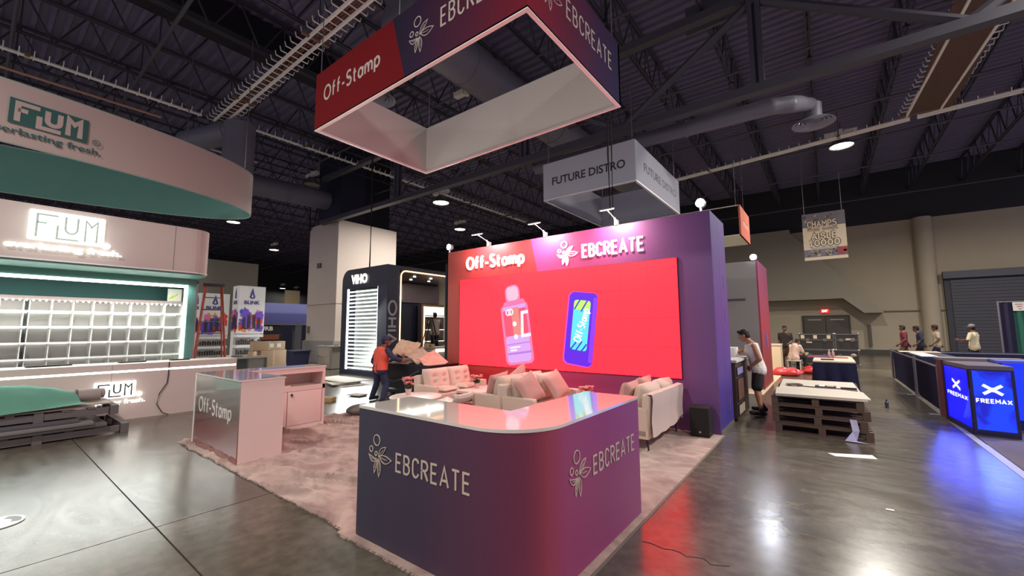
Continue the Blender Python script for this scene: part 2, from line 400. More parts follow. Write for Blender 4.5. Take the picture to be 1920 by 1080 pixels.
# sprinkler and conduit pipes
for (p, q, r) in (((-62, 2.75, 9.95), (14, 2.75, 9.95), .05), ((-62, .1, 9.95), (14, .1, 9.95), .05), ((-62, 9.9, 9.95), (14, 9.9, 9.95), .04), ((-62, 13.2, 9.2), (14, 13.2, 9.2), .035), ((-62, 17.3, 9.0), (14, 17.3, 9.0), .04), ((-62, 21.5, 9.3), (14, 21.5, 9.3), .04), ((-62, 25.4, 9.3), (14, 25.4, 9.3), .04), ((-62, 31.4, 9.2), (14, 31.4, 9.2), .04)):
    MB().cyl(p, q, r, n=8).build('sprinkler_pipe', M_STEEL2, ceiling)
for x, y1, c in ((-20.3, 7.4, (226, 220, 216)), (-18.6, 3.6, (196, 150, 124))):
    MB().cyl((x, -12, 9.3), (x, y1, 9.3), .04, n=6).build('conduit', mat('conduit_%d' % c[2], c, .4), ceiling)
# ---- walls
M_BEIGE = mat('beige_wall_paint', (178, 164, 142), .8, var=.06, scale=1.2)
M_BEIGE2 = mat('pale_beige_paint', (190, 174, 148), .8, var=.05, scale=1.2)
M_BLACKW = mat('black_wall_paint', (46, 46, 50), .8, var=.12, scale=.8)
wf = setting(MB().box((-62, 34, 0), (14, 34.4, 8.15)), 'wall_far', M_BEIGE)
MB().box((-62, 34.0, 8.15), (14, 34.4, 11.6)).build('upper_band', M_BLACKW, wf)
MB().box((-62, 33.94, 0), (14, 34, .28)).build('baseboard', mat('dark_base', (74, 70, 64), .7), wf)
# sloping soffit that climbs to the left across the far wall
sf = MB(); a = [(2.75, 2.52), (-1.6, 7.9), (-1.6, 8.15), (-9, 8.15), (-9, 3.45), (.9, 3.45), (1.84, 2.52)]
n_ = len(a); sf.add([(x, 32.6, z) for x, z in a]+[(x, 34, z) for x, z in a], [tuple(range(n_-1, -1, -1)), tuple(range(n_, 2*n_))]+[(i, n_+i, n_+(i+1) % n_, (i+1) % n_) for i in range(n_)])
sf.build('stair_soffit', mat('soffit_paint', (150, 142, 126), .8, var=.05, scale=1), wf, fix=True)
MB().cyl((4.86, 33.85, 0), (4.86, 33.85, 8.15), .42, n=28).build('round_column', M_BEIGE, wf, smooth=True)
MB().box((2.7, 33.9, 2.6), (14, 33.99, 2.66)).build('wall_joint', mat('joint_line', (120, 108, 92), .8), wf)
cp = MB(); cp.box((2.0, 33.7, .5), (2.16, 33.95, 1.8)); cp.build('corner_guard', mat('guard', (92, 84, 76), .7), wf)
# roll-up door
d2 = setting(MB().box((5.5, 33.72, 0), (14, 33.98, 4.75)), 'door_2', mat('dark_door_frame', (58, 58, 66), .6))
for k in range(24):
    MB().box((5.75, 33.66+.015*(k % 2), .02+.18*k), (14, 33.73, .02+.18*k+.165)).build('slat', mat('dark_slat', (72, 70, 80), .5, var=.1, scale=3), d2)
hd = MB(); hd.box((5.45, 33.45, 4.4), (14, 33.75, 4.8)); hd.build('door_hood', mat('hood', (80, 80, 90), .5), d2)
# double door in the far wall
d1 = setting(MB().box((-1.3, 33.9, 0), (1.2, 33.99, 2.45)), 'door_1', mat('door_frame_brown', (58, 50, 44), .5))
for k, (x0, x1) in enumerate(((-1.2, -.07), (-.03, 1.1))):
    lf = MB().box((x0, 33.84, .02), (x1, 33.92, 2.35)).build('door_leaf', mat('door_leaf', (78, 70, 62), .5), d1)
    MB().box((x0+.2, 33.80, 2.12), (x1-.2, 33.85, 2.2)).build('door_closer', mat('closer', (150, 146, 138), .4, metal=.5), lf)
ex = thing('exit_sign', 'small red lit exit sign above the brown double door', 'sign', (-.05, 33.85, 2.75))
MB().box((-.27, 33.84, 2.6), (.17, 33.92, 2.86)).build('housing', mat('exit_housing', (200, 40, 40), .5, em=1.2), ex)
label_text(MB(), 'EXIT', (-.2, 33.835, 2.66), FX, .3, .14, .02).build('lettering', mat('exit_letters', (255, 235, 225), .5, em=2.5), ex)
# left side walls
setting(MB().box((-62.3, -12, 0), (-62, 34, 11.6)), 'wall_left', M_BLACKW)
M_GREYW = mat('grey_partition', (150, 144, 132), .8, var=.06, scale=1)
setting(MB().box((-25.3, -12, 0), (-25, 9.5, 5.3)), 'wall_partition', M_GREYW)
# big pale column with dark painted upper shaft
pc = setting(MB().box((-22.3, 10.97, 1.09), (-19.4, 14.5, 7.25)), 'trim_1', mat('column_plaster', (226, 210, 200), .8, var=.04, scale=1))
MB().box((-22.42, 10.85, 0), (-19.28, 14.62, 1.09)).build('plinth', mat('column_plinth', (176, 172, 168), .8), pc)
MB().box((-22.35, 10.93, 1.06), (-19.35, 14.55, 1.12)).build('plinth_cap', mat('column_cap', (196, 190, 182), .8), pc)
MB().box((-22.31, 10.955, 2.95), (-19.385, 14.51, 2.97)).build('score_line', mat('joint_line', (120, 108, 92), .8), pc)
MB().box((-21.3, 10.9, 4.9), (-20.95, 10.98, 5.15)).build('wall_box', mat('grey_box', (96, 92, 86), .5), pc)
MB().box((-22.1, 10.9, 1.5), (-21.9, 10.98, 1.85)).build('switch_plate', mat('grey_box2', (140, 136, 130), .5), pc)
MB().box((-22.0, 11.2, 7.25), (-19.7, 12.6, 11.4)).build('upper_shaft', mat('shaft_blue', (40, 42, 60), .7), pc)
MB().box((-20.4, 12.6, 7.25), (-19.7, 14.2, 11.4)).build('upper_shaft', mat('shaft_dark', (26, 26, 32), .7), pc)
MB().tube([(-22.3, 10.9, 9.0), (-22.25, 10.9, 7.4), (-22.1, 10.85, 7.0), (-21.7, 10.9, 7.5), (-21.6, 11, 8.8)], .03).build('loose_cable', mat('black_rubber', (22, 22, 24), .6), pc)
# ---- ducts
M_DUCT = mat('duct_grey', (126, 123, 134), .5, metal=.1, var=.12, scale=2)
def duct(label, segs, cat='duct'):
    t = thing('round_duct', label, cat, segs[0][0])
    for p, q, r in segs:
        MB().cyl(p, q, r, n=24).ball(q, r*.995, 24, 12).build('duct_run', M_DUCT, t, smooth=True)
        d = (Vector(q)-Vector(p)); L = d.length; d.normalize(); k = 1
        while k*2.4 < L:
            c = Vector(p)+d*2.4*k; MB().cyl(c-d*.03, c+d*.03, r+.025, n=24).build('collar', M_DUCT, t, smooth=True); k += 1
    return t
duct('large round grey duct seen through the open top of the red and purple hanging sign', [((-7.9, 5.75, 9.35), (-7.9, 22, 9.35), .62)])
duct('long thin grey duct running under the girder to the ringed diffuser', [((-7.5, 11.2, 7.05), (-.75, 11.5, 7.05), .2), ((-.75, 11.5, 7.05), (-.4, 11.75, 7.1), .2), ((-.4, 11.75, 7.1), (-.22, 12.3, 7.3), .2), ((-.22, 12.3, 7.3), (0, 13.5, 7.75), .18)])
duct('purple-grey elbow duct dropping below the end of the white cable ladder', [((-19.5, 4.6, 9.0), (-16.8, 5.5, 9.0), .42), ((-16.8, 5.5, 9.2), (-16.8, 5.5, 7.2), .5)])
duct('dark horizontal duct running behind the teal hanging ring to the pale column', [((-21.5, 6.8, 8.6), (-21.0, 12.0, 8.6), .5)])
def diffuser(label, c, r, top=10.2):
    t = thing('ceiling_diffuser', label, 'vent', c)
    for k, (rr, dz) in enumerate(((1, 0), (.78, .02), (.56, .04), (.34, .06))):
        MB().lathe([(rr*r, dz), (rr*r*.86, dz+.05), (rr*r*.80, dz+.05), (rr*r*.95, dz), (rr*r, dz)], c, 28, False).build('ring', mat('diffuser_paint', (150, 150, 165), .4), t, smooth=True)
    MB().cyl((c[0], c[1], c[2]+.1), (c[0], c[1], top), r*.42, n=20).build('neck', M_DUCT, t, smooth=True)
diffuser('round ringed diffuser behind the red end of the hanging sign', (-10.96, 7.42, 9.0), .5)
diffuser('round ringed diffuser above the lit ceiling lamp right of the grey hanging sign', (.06, 13.56, 7.2), .5, 7.75)
# ---- cable ladders with upturned tines
M_TRAY = mat('tray_white', (246, 242, 234), .4)
def tray(label, p, q, half, pitch, rails=2, tine=.22, cable=True):
    t = thing('cable_ladder', label, 'cable tray', p); p = Vector(p); q = Vector(q); d = (q-p).normalized(); L = (q-p).length; n = Vector((-d.y, d.x, 0)); z = Vector((0, 0, 1))
    for s in ((-1, 1) if rails == 2 else (0,)):
        MB().cyl(p+n*half*s, q+n*half*s, .05, n=6).build('rail', M_TRAY, t)
    nn = half if rails == 2 else .02; mm = MB(); c = p
    mm.cyl(c-n*nn-n*tine, c+n*nn+n*tine, .016, n=5)
    for s in (-1, 1): mm.cyl(c+n*s*(nn+tine), c+n*s*(nn+tine+.03)+z*.12, .014, n=5)
    one = mm.build('tine', M_TRAY, t); k = 1
    while k*pitch < L:
        o = one.copy(); C.objects.link(o); o.location = d*k*pitch; k += 1
    if cable:
        for s in (-.12, -.04, .05, .12):
            MB().tube([p+d*(L*i/24)+n*(s*half/.16+.02*math.sin(i*1.7+s*40))+z*(.05+.01*math.sin(i*2.3)) for i in range(25)], .028, 6).build('cable', mat('brown_cable', (120, 74, 62), .6), t)
    k = 1
    while k*2.4 < L:
        c = p+d*k*2.4; MB().cbox(c, (.1, 2*(nn+tine), .08), math.atan2(d.y, d.x)).build('splice_bar', mat('tray_brown', (120, 96, 78), .6), t)
        MB().cyl(c, (c.x, c.y, 10.05), .012, n=5).build('hanger_rod', M_STEEL, t); k += 2
    return t
tray('white cable ladder full of brown cables climbing towards the red end of the hanging sign', (-17.6, 5.07, 9.4), (-5.8, 5.0, 9.4), .15, .3)
tray('thin white tined cable tray running from the upper left past the pale column', (-17.5, -2, 9.4), (-17.5, 4.5, 9.4), .02, .28, 1, .16, False)
tray('thin white tined cable tray descending past the hanging bell lamp to the far lights', (-17.2, 5.6, 9.4), (-17.0, 24, 9.4), .02, .3, 1, .17, False)
def wide_tray():
    t = tray('wide brown cable tray at the upper right edge beside the beige panel', (3.5, 12.0, 9.0), (3.1, 19.3, 9.0), .42, .3, 2, .2, False)
    MB().box((2.75, 12.2, 8.98), (3.8, 19.2, 9.01)).build('tray_floor', mat('tray_brown2', (96, 70, 60), .7, var=.2, scale=8), t)
    return t
wide_tray()
tray('narrow tan cable tray running left from the wide brown tray', (-6.3, 20.9, 9.0), (2.8, 19.6, 9.0), .1, .35, 2, .06, False)
tray('narrow tan cable tray running right from the wide brown tray', (3.0, 19.6, 9.0), (9.0, 19.0, 9.0), .1, .35, 2, .06, False)
solo(MB().box((3.55, 13.6, 9.0), (6.2, 14.6, 9.06)), 'ceiling_panel', mat('tan_panel', (188, 166, 130), .6), 'flat tan panel hanging under the roof at the upper right corner', 'panel')
solo(MB().box((-2.55, 11.2, 9.55), (-1.35, 11.3, 10.35)), 'wall_speaker', mat('grey_speaker', (96, 96, 102), .6), 'square grey box speaker under the dark joists right of the hanging sign', 'speaker', bevel=.03)
# ---- ceiling lamps
M_LAMPON = mat('lamp_lens', (255, 246, 230), .5, em=14)
M_HOUS = mat('lamp_housing', (236, 230, 216), .45)
def highbay(c, label, lit=True, r=.42, tint=(1, .95, .86), power=None, bell=True):
    t = thing('high_bay_lamp', label, 'ceiling lamp', c); x, y, z = c
    if bell: MB().lathe([(.10, .42), (.16, .40), (r*.75, .20), (r, .02), (r*.97, 0), (r*.7, .17), (.12, .36)], c, 24).build('reflector', mat('lamp_bell', (104, 104, 100), .4, metal=.3), t, smooth=True)
    if bell: MB().lathe([(.01, .035), (r*.9, .035), (r*.9, .05), (.01, .05)], c, 24).build('lens', M_LAMPON if lit else mat('lens_off', (190, 186, 175), .3), t, smooth=True)
    bx = MB(); bx.cbox((x-.32, y, z+.56), (.42, .2, .16)); bx.cbox((x+.32, y, z+.56), (.42, .2, .16)); bx.cyl((x, y, z+.4), (x, y, z+.72), .09, n=10)
    bx.build('ballast_box', M_HOUS, t)
    MB().cyl((x, y, z+.7), (x, y, 10.05), .015, n=5).build('hanger_rod', M_STEEL, t)
    if lit:
        l = lamp('hall_light', 'AREA', (x, y, z-.03), power or HALL_W, tint, .8); l.data.spread = math.radians(165)
SEEN = [((.94, 21.0, 9.0), 'bright lit bell lamp hanging right of the grey hanging sign', 1), ((-15.13, 13.97, 8.0), 'small lit bell lamp just below the tined tray end, left of the purple screen wall', 1),
        ((-31.9, 10.4, 9.0), 'lit bell lamp just under the tip of the teal hanging ring', 1), ((-20.6, 10.1, 9.05), 'unlit grey bell lamp hanging left of the dark shaft over the pale column', 0),
        ((-40.2, 16.5, 9.0), 'lit bell lamp in the dark gap left of the pale column', 1), ((-21.2, 21.5, 9.0), 'lit bell lamp just above the left end of the purple screen wall', 1),
        ((-9.05, 9.45, 9.0), 'unlit twin-box lamp seen through the open hanging sign', 0),
        ((-60, 26.0, 7.4), 'lit bell lamp far off above the lavender fascia, left one of two', 1), ((-60.5, 28.1, 7.2), 'lit bell lamp far off above the lavender fascia, right one of two', 1)]
for c, lb, on in SEEN: highbay(c, lb, bool(on), power=90 if c[0] < -55 else None, bell='twin-box' not in lb)
for k, (x, y) in enumerate(((-5, -4), (6, -3), (6, 8.5), (5.2, 12.5), (-16, -4), (-28, -3), (8.5, 24), (-44, 2), (-30, 27))):   # hall's other lamps, out of sight; one at right added to brighten the banner
    lamp('hall_light', 'AREA', (x, y, 8.95), HALL_W, (1, .95, .87), .8).data.spread = math.radians(165)
# ================================================================== THE RED AND PURPLE BOOTH
# ---- carpet
def carpet_mat():
    m = bpy.data.materials.new('carpet'); m.use_nodes = True; n = m.node_tree; b = n.nodes['Principled BSDF']; L = n.links.new
    tc = n.nodes.new('ShaderNodeTexCoord'); a = n.nodes.new('ShaderNodeTexNoise'); a.inputs['Scale'].default_value = 2.2; a.inputs['Detail'].default_value = 7; L(tc.outputs['Object'], a.inputs['Vector'])
    mp = n.nodes.new('ShaderNodeMapping'); mp.inputs['Rotation'].default_value = (0, 0, .45); mp.inputs['Scale'].default_value = (1.1, 1.6, 1); L(tc.outputs['Object'], mp.inputs[0]); L(mp.outputs[0], a.inputs['Vector']); a.inputs['Distortion'].default_value = 1.2
    r = n.nodes.new('ShaderNodeValToRGB'); e = r.color_ramp.elements; e[0].position = .32; e[0].color = lin((138, 108, 99)); e[1].position = .68; e[1].color = lin((188, 160, 147)); L(a.outputs['Fac'], r.inputs[0]); L(r.outputs[0], b.inputs['Base Color'])
    f = n.nodes.new('ShaderNodeTexNoise'); f.inputs['Scale'].default_value = 160; L(tc.outputs['Object'], f.inputs['Vector'])
    bp = n.nodes.new('ShaderNodeBump'); bp.inputs['Strength'].default_value = .35; bp.inputs['Distance'].default_value = .01; L(f.outputs['Fac'], bp.inputs['Height']); L(bp.outputs[0], b.inputs['Normal'])
    b.inputs['Roughness'].default_value = .95; b.inputs['Sheen Weight'].default_value = .3; return m
M_CARPET = carpet_mat()
def carpet():
    nx, ny = 190, 160; x0, x1, y0, y1 = -7.78, -1.37, 2.0, 7.18; vs = []; fs = []
    for j in range(ny+1):
        for i in range(nx+1):
            u, v = i/nx, j/ny; x = x0+(x1-x0)*u; y = y0+(y1-y0)*v
            if j == 0: y += .035*noise.noise((x*2.3, 1, 0))+.02*noise.noise((x*9, 3, 0))-(.06 if x > -3.3 else 0)
            if i == 0: x += .12*noise.noise((y*1.1, 5, 0))+.03*noise.noise((y*6, 2, 0))
            w = max(0.0, 1-max(0, (x+4.4)/1.2)) if x > -4.4 else 1.0        # the rucked half lies to the left
            w *= min(1, max(0, (6.0-y)/1.2))
            p = Vector((x*.42+y*.35, y*1.5-x*.75, 0)); q = p+Vector((noise.noise(p*.9), noise.noise(p*.9+Vector((3, 3, 0))), 0))*.5
            r1 = max(0, 1-abs(noise.noise(q*1.5))*6.5); r2 = max(0, 1-abs(noise.noise(q*3.1+Vector((7, 1, 0))))*5.5)
            z = .008+w*(.085*r1**1.4+.050*r2**1.4)*(.45+.8*abs(noise.noise((x*.8, y*.8, 4))))+.0025*noise.noise((x*14, y*14, 0))
            if j in (0, ny) or i in (0, nx): z = .004+.5*max(0, z-.012)
            vs.append((x, y, z))
    for j in range(ny):
        for i in range(nx):
            a = j*(nx+1)+i; fs.append((a, a+1, a+nx+2, a+nx+1))
    m = MB(); m.add(vs, fs)
    rim = [i for i in range(nx+1)]+[j*(nx+1)+nx for j in range(1, ny+1)]+[ny*(nx+1)+i for i in range(nx-1, -1, -1)]+[j*(nx+1) for j in range(ny-1, 0, -1)]
    k = len(m.v); m.v.extend([(m.v[i][0], m.v[i][1], 0.0005) for i in rim]); n = len(rim)
    m.f.extend([(rim[(q+1) % n], rim[q], k+q, k+(q+1) % n) for q in range(n)])
    return solo(m, 'carpet', M_CARPET, 'large rumpled pink-beige carpet under the sofas and both counters', 'carpet', smooth=True)
carpet()
fr = MB()
for i in range(260):
    x = -7.6+i*.0242+random.uniform(-.01, .01); y = 2.0+.035*noise.noise((x*2.3, 1, 0))-(.06 if x > -3.3 else 0); fr.cyl((x, y+.01, .012), (x+random.uniform(-.02, .02), y-random.uniform(.006, .022), .003), .002, n=4, caps=False)
fr.build('fringe', mat('backing_thread', (96, 84, 76), .9), bpy.data.objects['carpet'], kind='stuff')
tp = MB(); tp.box((-1.371, 2.05, .001), (-1.345, 7.15, .005)); tp.build('edge_tape', mat('edge_tape', (112, 102, 92), .6), bpy.data.objects['carpet'])

# ---- back wall with the LED screen
YW = 7.19
bw = thing('exhibit_wall', 'tall red and purple booth wall carrying the big red screen', 'booth wall', (-4.46, 7.75, 0))
M_WRED = grad('wall_red_print', (1, 0, 0), -7.51, -4.4, [(0, (176, 84, 72)), (.3, (206, 52, 54)), (1, (206, 46, 54))], .5)
M_WPUR = grad('wall_purple_print', (1, 0, 0), -4.96, -1.41, [(0, (206, 58, 120)), (.3, (192, 62, 116)), (.6, (146, 62, 114)), (1, (102, 68, 124))], .5)
M_WSIDE = grad('wall_side_print', (0, 0, 1), 0, 3.6, [(0, (64, 54, 142)), (.5, (112, 66, 140)), (1, (106, 92, 142))], .5)
zt = 3.58
core = MB().box((-7.5, YW+.02, 0), (-1.42, 8.33, zt-.01)); core.build('core', M_WSIDE, bw)
lp = MB(); xa = -4.96; xb = -4.96+.22*zt
lp.add([(-7.51, YW, 0), (xb, YW, 0), (xa, YW, zt), (-7.51, YW, zt), (-7.51, YW+.03, 0), (xb, YW+.03, 0), (xa, YW+.03, zt), (-7.51, YW+.03, zt)], [(0, 1, 2, 3), (7, 6, 5, 4), (0, 4, 5, 1), (2, 6, 7, 3), (3, 7, 4, 0)])
lp.build('red_panel', M_WRED, bw, label='red printed panel')
rp = MB(); rp.add([(xb, YW, 0), (-1.412, YW, 0), (-1.412, YW, zt), (xa, YW, zt), (xb, YW+.03, 0), (-1.412, YW+.03, 0), (-1.412, YW+.03, zt), (xa, YW+.03, zt)], [(0, 1, 2, 3), (7, 6, 5, 4), (1, 5, 6, 2), (2, 6, 7, 3)])
rp.build('purple_panel', M_WPUR, bw, label='purple printed panel')
sp = MB()
for y0, y1 in ((YW+.032, 7.75), (7.756, 8.33)): sp.box((-1.425, y0, 0), (-1.411, y1, zt))
sp.build('side_panel', M_WSIDE, bw)
MB().box((-7.51, YW, 0.0), (-7.495, 8.33, zt)).build('side_panel', M_WRED, bw)
sk = MB().box((-1.42, YW+.05, 0), (-1.402, 8.3, .05)); sk.build('skirting', mat('alu_trim', (170, 160, 150), .35, metal=.7), bw)
for z in (.25, 1.75, 2.35): MB().box((-1.41, 8.02, z), (-1.404, 8.04, z+.22)).build('panel_latch', mat('latch', (140, 130, 180), .4), bw)
# screen: a grid of LED cabinets with a red picture
M_RED = mat('led_red', (60, 10, 16), .5, em=3.8, emc=(255, 24, 37))
scr = MB().box((-7.05, YW-.03, .82), (-1.945, YW, 2.85)).build('screen_frame', mat('screen_edge', (70, 16, 24), .5), bw)
pn = MB()
for i in range(10):
    for j in range(4):
        g = .0012; pn.box((-7.04+i*.509+g, YW-.036, .828+j*.504+g), (-7.04+(i+1)*.509-g, YW-.03, .828+(j+1)*.504-g))
pn.build('led_cabinets', M_RED, scr)
def emis(n, c, e=1.0): return mat(n, tuple(v*.2 for v in c), .5, em=e, emc=c)
YS = YW-.037
def pic(name, pts, m, k):       # flat pieces of the picture on the screen, each layer a hair in front
    y = YS-.0006*k; mb = MB()
    for P in pts: mb.poly([(x, y, z) for x, z in P])
    return mb.build(name, m, scr)
def rr(x0, z0, x1, z1, r, n=5, tilt=0.0, cx=0, cz=0):
    P = arc(x1-r, z1-r, r, r, 0, 90, n)+arc(x0+r, z1-r, r, r, 90, 180, n)+arc(x0+r, z0+r, r, r, 180, 270, n)+arc(x1-r, z0+r, r, r, 270, 360, n)
    c, s = math.cos(tilt), math.sin(tilt)
    return [(cx+p[0]*c-p[1]*s, cz+p[0]*s+p[1]*c) for p in P]
A1 = dict(tilt=.14, cx=-5.33, cz=1.62)      # pink device, leaning left
D1 = lambda x0, z0, x1, z1, r: rr(x0, z0, x1, z1, r, 5, **A1)
pic('picture_body', [D1(-.37, -.72, .37, .60, .12), D1(-.20, .585, .20, 1.0, .14), D1(-.28, .54, .30, .66, .05)], emis('pic_pink', (255, 128, 178), 1.0), 1)
pic('picture_window', [D1(-.31, -.1, .31, .46, .05)], emis('pic_rose', (246, 84, 116), 1.0), 2)
pic('picture_tank', [D1(-.31, -.67, .31, -.1, .09), D1(-.31, .47, .31, .55, .03)], emis('pic_lilac', (226, 170, 246), 1.0), 2)
pic('picture_cap_highlight', [D1(-.16, .66, .16, .97, .1)], emis('pic_pale', (255, 196, 222), 1.0), 2)
pic('picture_pipe', [D1(-.09, -.1, .12, .5, .02)], emis('pic_peach', (240, 140, 130), 1.0), 3)
pic('picture_label_bar', [D1(-.3, -.5, .33, -.46, .005), D1(-.3, -.29, .33, -.27, .004)], emis('pic_violet', (190, 120, 226), 1.0), 3)
wmk = MB(); c, s = math.cos(.14), math.sin(.14); XA, UA = Vector((c, 0, s)), Vector((-s, 0, c)); O1 = Vector((A1['cx'], YS-.0024, A1['cz']))
for q in ([(.36, .36), (.2, .36), (.14, -.13), (.36, -.13)],): wmk.ribbon(q, .07, .0005, O1, XA, UA)
for cx, cz in ((-.17, .42), (-.1, .42)): wmk.ribbon(arc(cx, cz, .06, .06, 0, 360, 12)[:-1], .03, .0005, O1, XA, UA, True)
for cx, cz in ((-.03, .15), (-.03, -.13)): wmk.ribbon(arc(cx, cz, .03, .03, 0, 360, 10)[:-1], .05, .0005, O1, XA, UA, True)
for k in range(2): wmk.ribbon([(-.22, -.35-.06*k), (.05-.1*k, -.35-.06*k)], .035, .0005, O1, XA, UA)
wmk.build('picture_marks', emis('pic_white', (255, 236, 250), 1.1), scr)
A2 = dict(tilt=-.125, cx=-3.79, cz=1.655)    # purple device, leaning right
D2 = lambda x0, z0, x1, z1, r: rr(x0, z0, x1, z1, r, 5, **A2)
pic('picture_glow', [D2(-.33, -.72, .31, .71, .12)], emis('pic_magenta', (236, 70, 226), 1.0), 1)
pic('picture_case', [D2(-.30, -.70, .31, .70, .11)], emis('pic_purple', (104, 30, 236), 1.0), 2)
pic('picture_edge', [D2(.22, -.62, .30, .62, .03)], emis('pic_purple2', (150, 60, 250), 1.0), 3)
pic('picture_screen', [D2(-.19, -.42, .17, .55, .06)], emis('pic_cyan', (104, 236, 250), 1.0), 3)
pic('picture_lime', [D2(-.19, .36, .17, .55, .06)], emis('pic_lime', (206, 250, 110), 1.0), 4)
c, s = math.cos(-.125), math.sin(-.125); XB, UB = Vector((c, 0, s)), Vector((-s, 0, c)); O2 = Vector((A2['cx'], YS-.0034, A2['cz']))
sl = MB()
for a, b in (((-.17, .36), (-.06, .56)), ((-.02, .33), (.1, .56)), ((-.2, -.46), (-.06, -.26)), ((-.08, -.46), (.06, -.24)), ((.04, -.46), (.16, -.28))): sl.ribbon([a, b], .028, .0004, O2, XB, UB)
sl.build('picture_slashes', emis('pic_blue', (44, 60, 220), 1.0), scr)
lw = MB(); th = math.radians(78); XC = XB*math.cos(th)+UB*math.sin(th); UC = -XB*math.sin(th)+UB*math.cos(th)
write(lw, 'Off-Stamp', O2+XB*.02+UB*(-.27)-Vector((0, .0008, 0)), (XC, UC), .66, .15, .028, .0004)
lw.build('picture_lettering', emis('pic_white2', (252, 244, 255), 1.1), scr)
# raised, self-lit letters
M_LIT = mat('lit_letter', (255, 252, 244), .4, em=1.9)
M_RET = mat('letter_return', (236, 226, 220), .5)
def raised(text, O, w, h, sw, d=.03):
    for ch, L in zip(text, strokes(text, w, h, .29)):
        m = MB()
        for k, (q, c) in enumerate(L): m.ribbon(q, sw, d+.0008*k, O, FX[0], FX[1], c)
        if m.f: m.build('letter', M_LIT, bw)
raised('Off-Stamp', (-6.83, YW, 3.09), 1.68, .27, .050)
raised('EBCREATE', (-3.72, YW, 3.05), 1.2, .235, .034)
blossom(MB(), (-4.30, YW, 2.93), FX, .46, .49, .019, .02).build('flower_logo', M_LIT, bw)
# arm lights on the wall's top edge
M_ALU = mat('white_arm', (230, 226, 222), .35, metal=.3)
def arm_light(x, label, tilt, bright, head=(0, -.42, .21)):
    t = thing('arm_light', label, 'spotlight', (x, YW+.02, zt), 0, 'arm lights along the top of the purple wall')
    cl = MB().cbox((0, .0, .05), (.05, .1, .1)); cl.cyl((0, -.02, .06), (0, -.09, .13), .028, .016, n=10); cl.build('clamp', M_ALU, t, world=False)
    MB().cyl((0, -.07, .11), (0, head[1], head[2]), .009, n=8).build('arm', M_ALU, t, world=False)
    R = Matrix.Rotation(tilt, 3, 'X')
    MB().cbox(head, (.24, .13, .018), R=R).build('head', M_ALU, t, world=False)
    MB().cbox(Vector(head)+R @ Vector((0, 0, -.012)), (.22, .11, .006), R=R).build('lens', mat('arm_lens', (255, 250, 238), .4, em=bright), t, world=False)
    return t
for k, x in enumerate((-6.16, -4.6, -3.02)):
    arm_light(x, ('white arm light above the raised red-side lettering', 'white arm light above the seam between red and purple', 'white arm light above the raised white flower lettering')[k], .24, 7)
    lamp('arm_lamp', 'AREA', (x, YW-.44, zt+.17), 34, (1, .96, .93), .24, aim=(x+.02, YW+.12, zt-1.0), sy=.12)
for x, lb in ((-7.5, 'dazzling floodlight on the left top corner of the red wall'), (-1.55, 'dazzling floodlight on the right top corner of the purple wall')):
    t = thing('flood_light', lb, 'floodlight', (x, YW+.05, zt), 0, 'floodlights on the wall corners')
    MB().cyl((0, 0, 0), (0, 0, .1), .02, n=8).build('bracket', M_ALU, t, world=False)
    MB().cyl((0, .06, .15), (0, -.03, .15), .075, n=18).build('head', M_ALU, t, world=False, smooth=True)
    MB().cyl((0, -.034, .15), (0, -.04, .15), .068, n=18).build('lens', mat('flood_lens', (240, 244, 255), .4, em=60), t, world=False)
    lamp('flood', 'SPOT', (x, YW-.02, zt+.15), 45, (.86, .9, 1), .07, aim=(x*.6, -2, .3), spread=2.4)

# ---- hanging sign
hs = thing('hanging_sign', 'huge rectangular hanging sign ring, red and purple outside, white inside', 'hanging sign', (-4.46, 4.5, 5.0))
SX0, SX1, SY0, SY1, SZ0, SZ1 = -6.67, -2.27, 3.27, 5.72, 5.0, 5.985
M_SRED = mat('sign_red', (112, 17, 23), .9, spec=.15)
M_SFRONT = grad('sign_front_print', (1, 0, 0), -4.6, -2.27, [(0, (30, 24, 46)), (.25, (46, 26, 54)), (.65, (82, 28, 52)), (1, (122, 25, 44))], .85, spec=.2)
M_SRIGHT = grad('sign_right_print', (0, 1, 0), 3.27, 5.72, [(0, (142, 28, 52)), (.35, (98, 30, 58)), (.7, (60, 32, 70)), (1, (38, 32, 70))], .85, spec=.2)
M_SWHITE = mat('sign_white_fabric', (198, 193, 189), .85)
t_ = .05; xt, xb2 = -4.55-.02, -4.28
p = MB(); p.add([(SX0, SY0, SZ0), (xb2, SY0, SZ0), (xt, SY0, SZ1), (SX0, SY0, SZ1)], [(0, 1, 2, 3)]); p.add([(SX0, SY0, SZ0), (SX0, SY0, SZ1), (SX0, SY0+t_, SZ1), (SX0, SY0+t_, SZ0)], [(0, 1, 2, 3)]); p.build('red_panel', M_SRED, hs, label='red printed panel')
p = MB(); p.add([(xb2, SY0, SZ0), (SX1, SY0, SZ0), (SX1, SY0, SZ1), (xt, SY0, SZ1)], [(0, 1, 2, 3)]); p.build('front_panel', M_SFRONT, hs)
p = MB(); p.add([(SX1, SY0, SZ0), (SX1, SY1, SZ0), (SX1, SY1, SZ1), (SX1, SY0, SZ1)], [(0, 1, 2, 3)]); p.build('side_panel', M_SRIGHT, hs)
i_ = .012
inn = MB()
inn.box((SX0+i_, SY0+i_, SZ0+.02), (SX1-i_, SY0+t_, SZ1)); inn.box((SX1-t_, SY0+i_, SZ0+.02), (SX1-i_, SY1-i_, SZ1)); 
inn.build('front_lining', M_SWHITE, hs)
MB().box((SX0, SY1-t_, SZ0+.02), (SX1, SY1, SZ1)).build('back_panel', M_SWHITE, hs)
MB().box((SX0, SY0+t_, SZ0+.02), (SX0+t_, SY1-t_, SZ1)).build('left_panel', M_SWHITE, hs)
fr = MB()
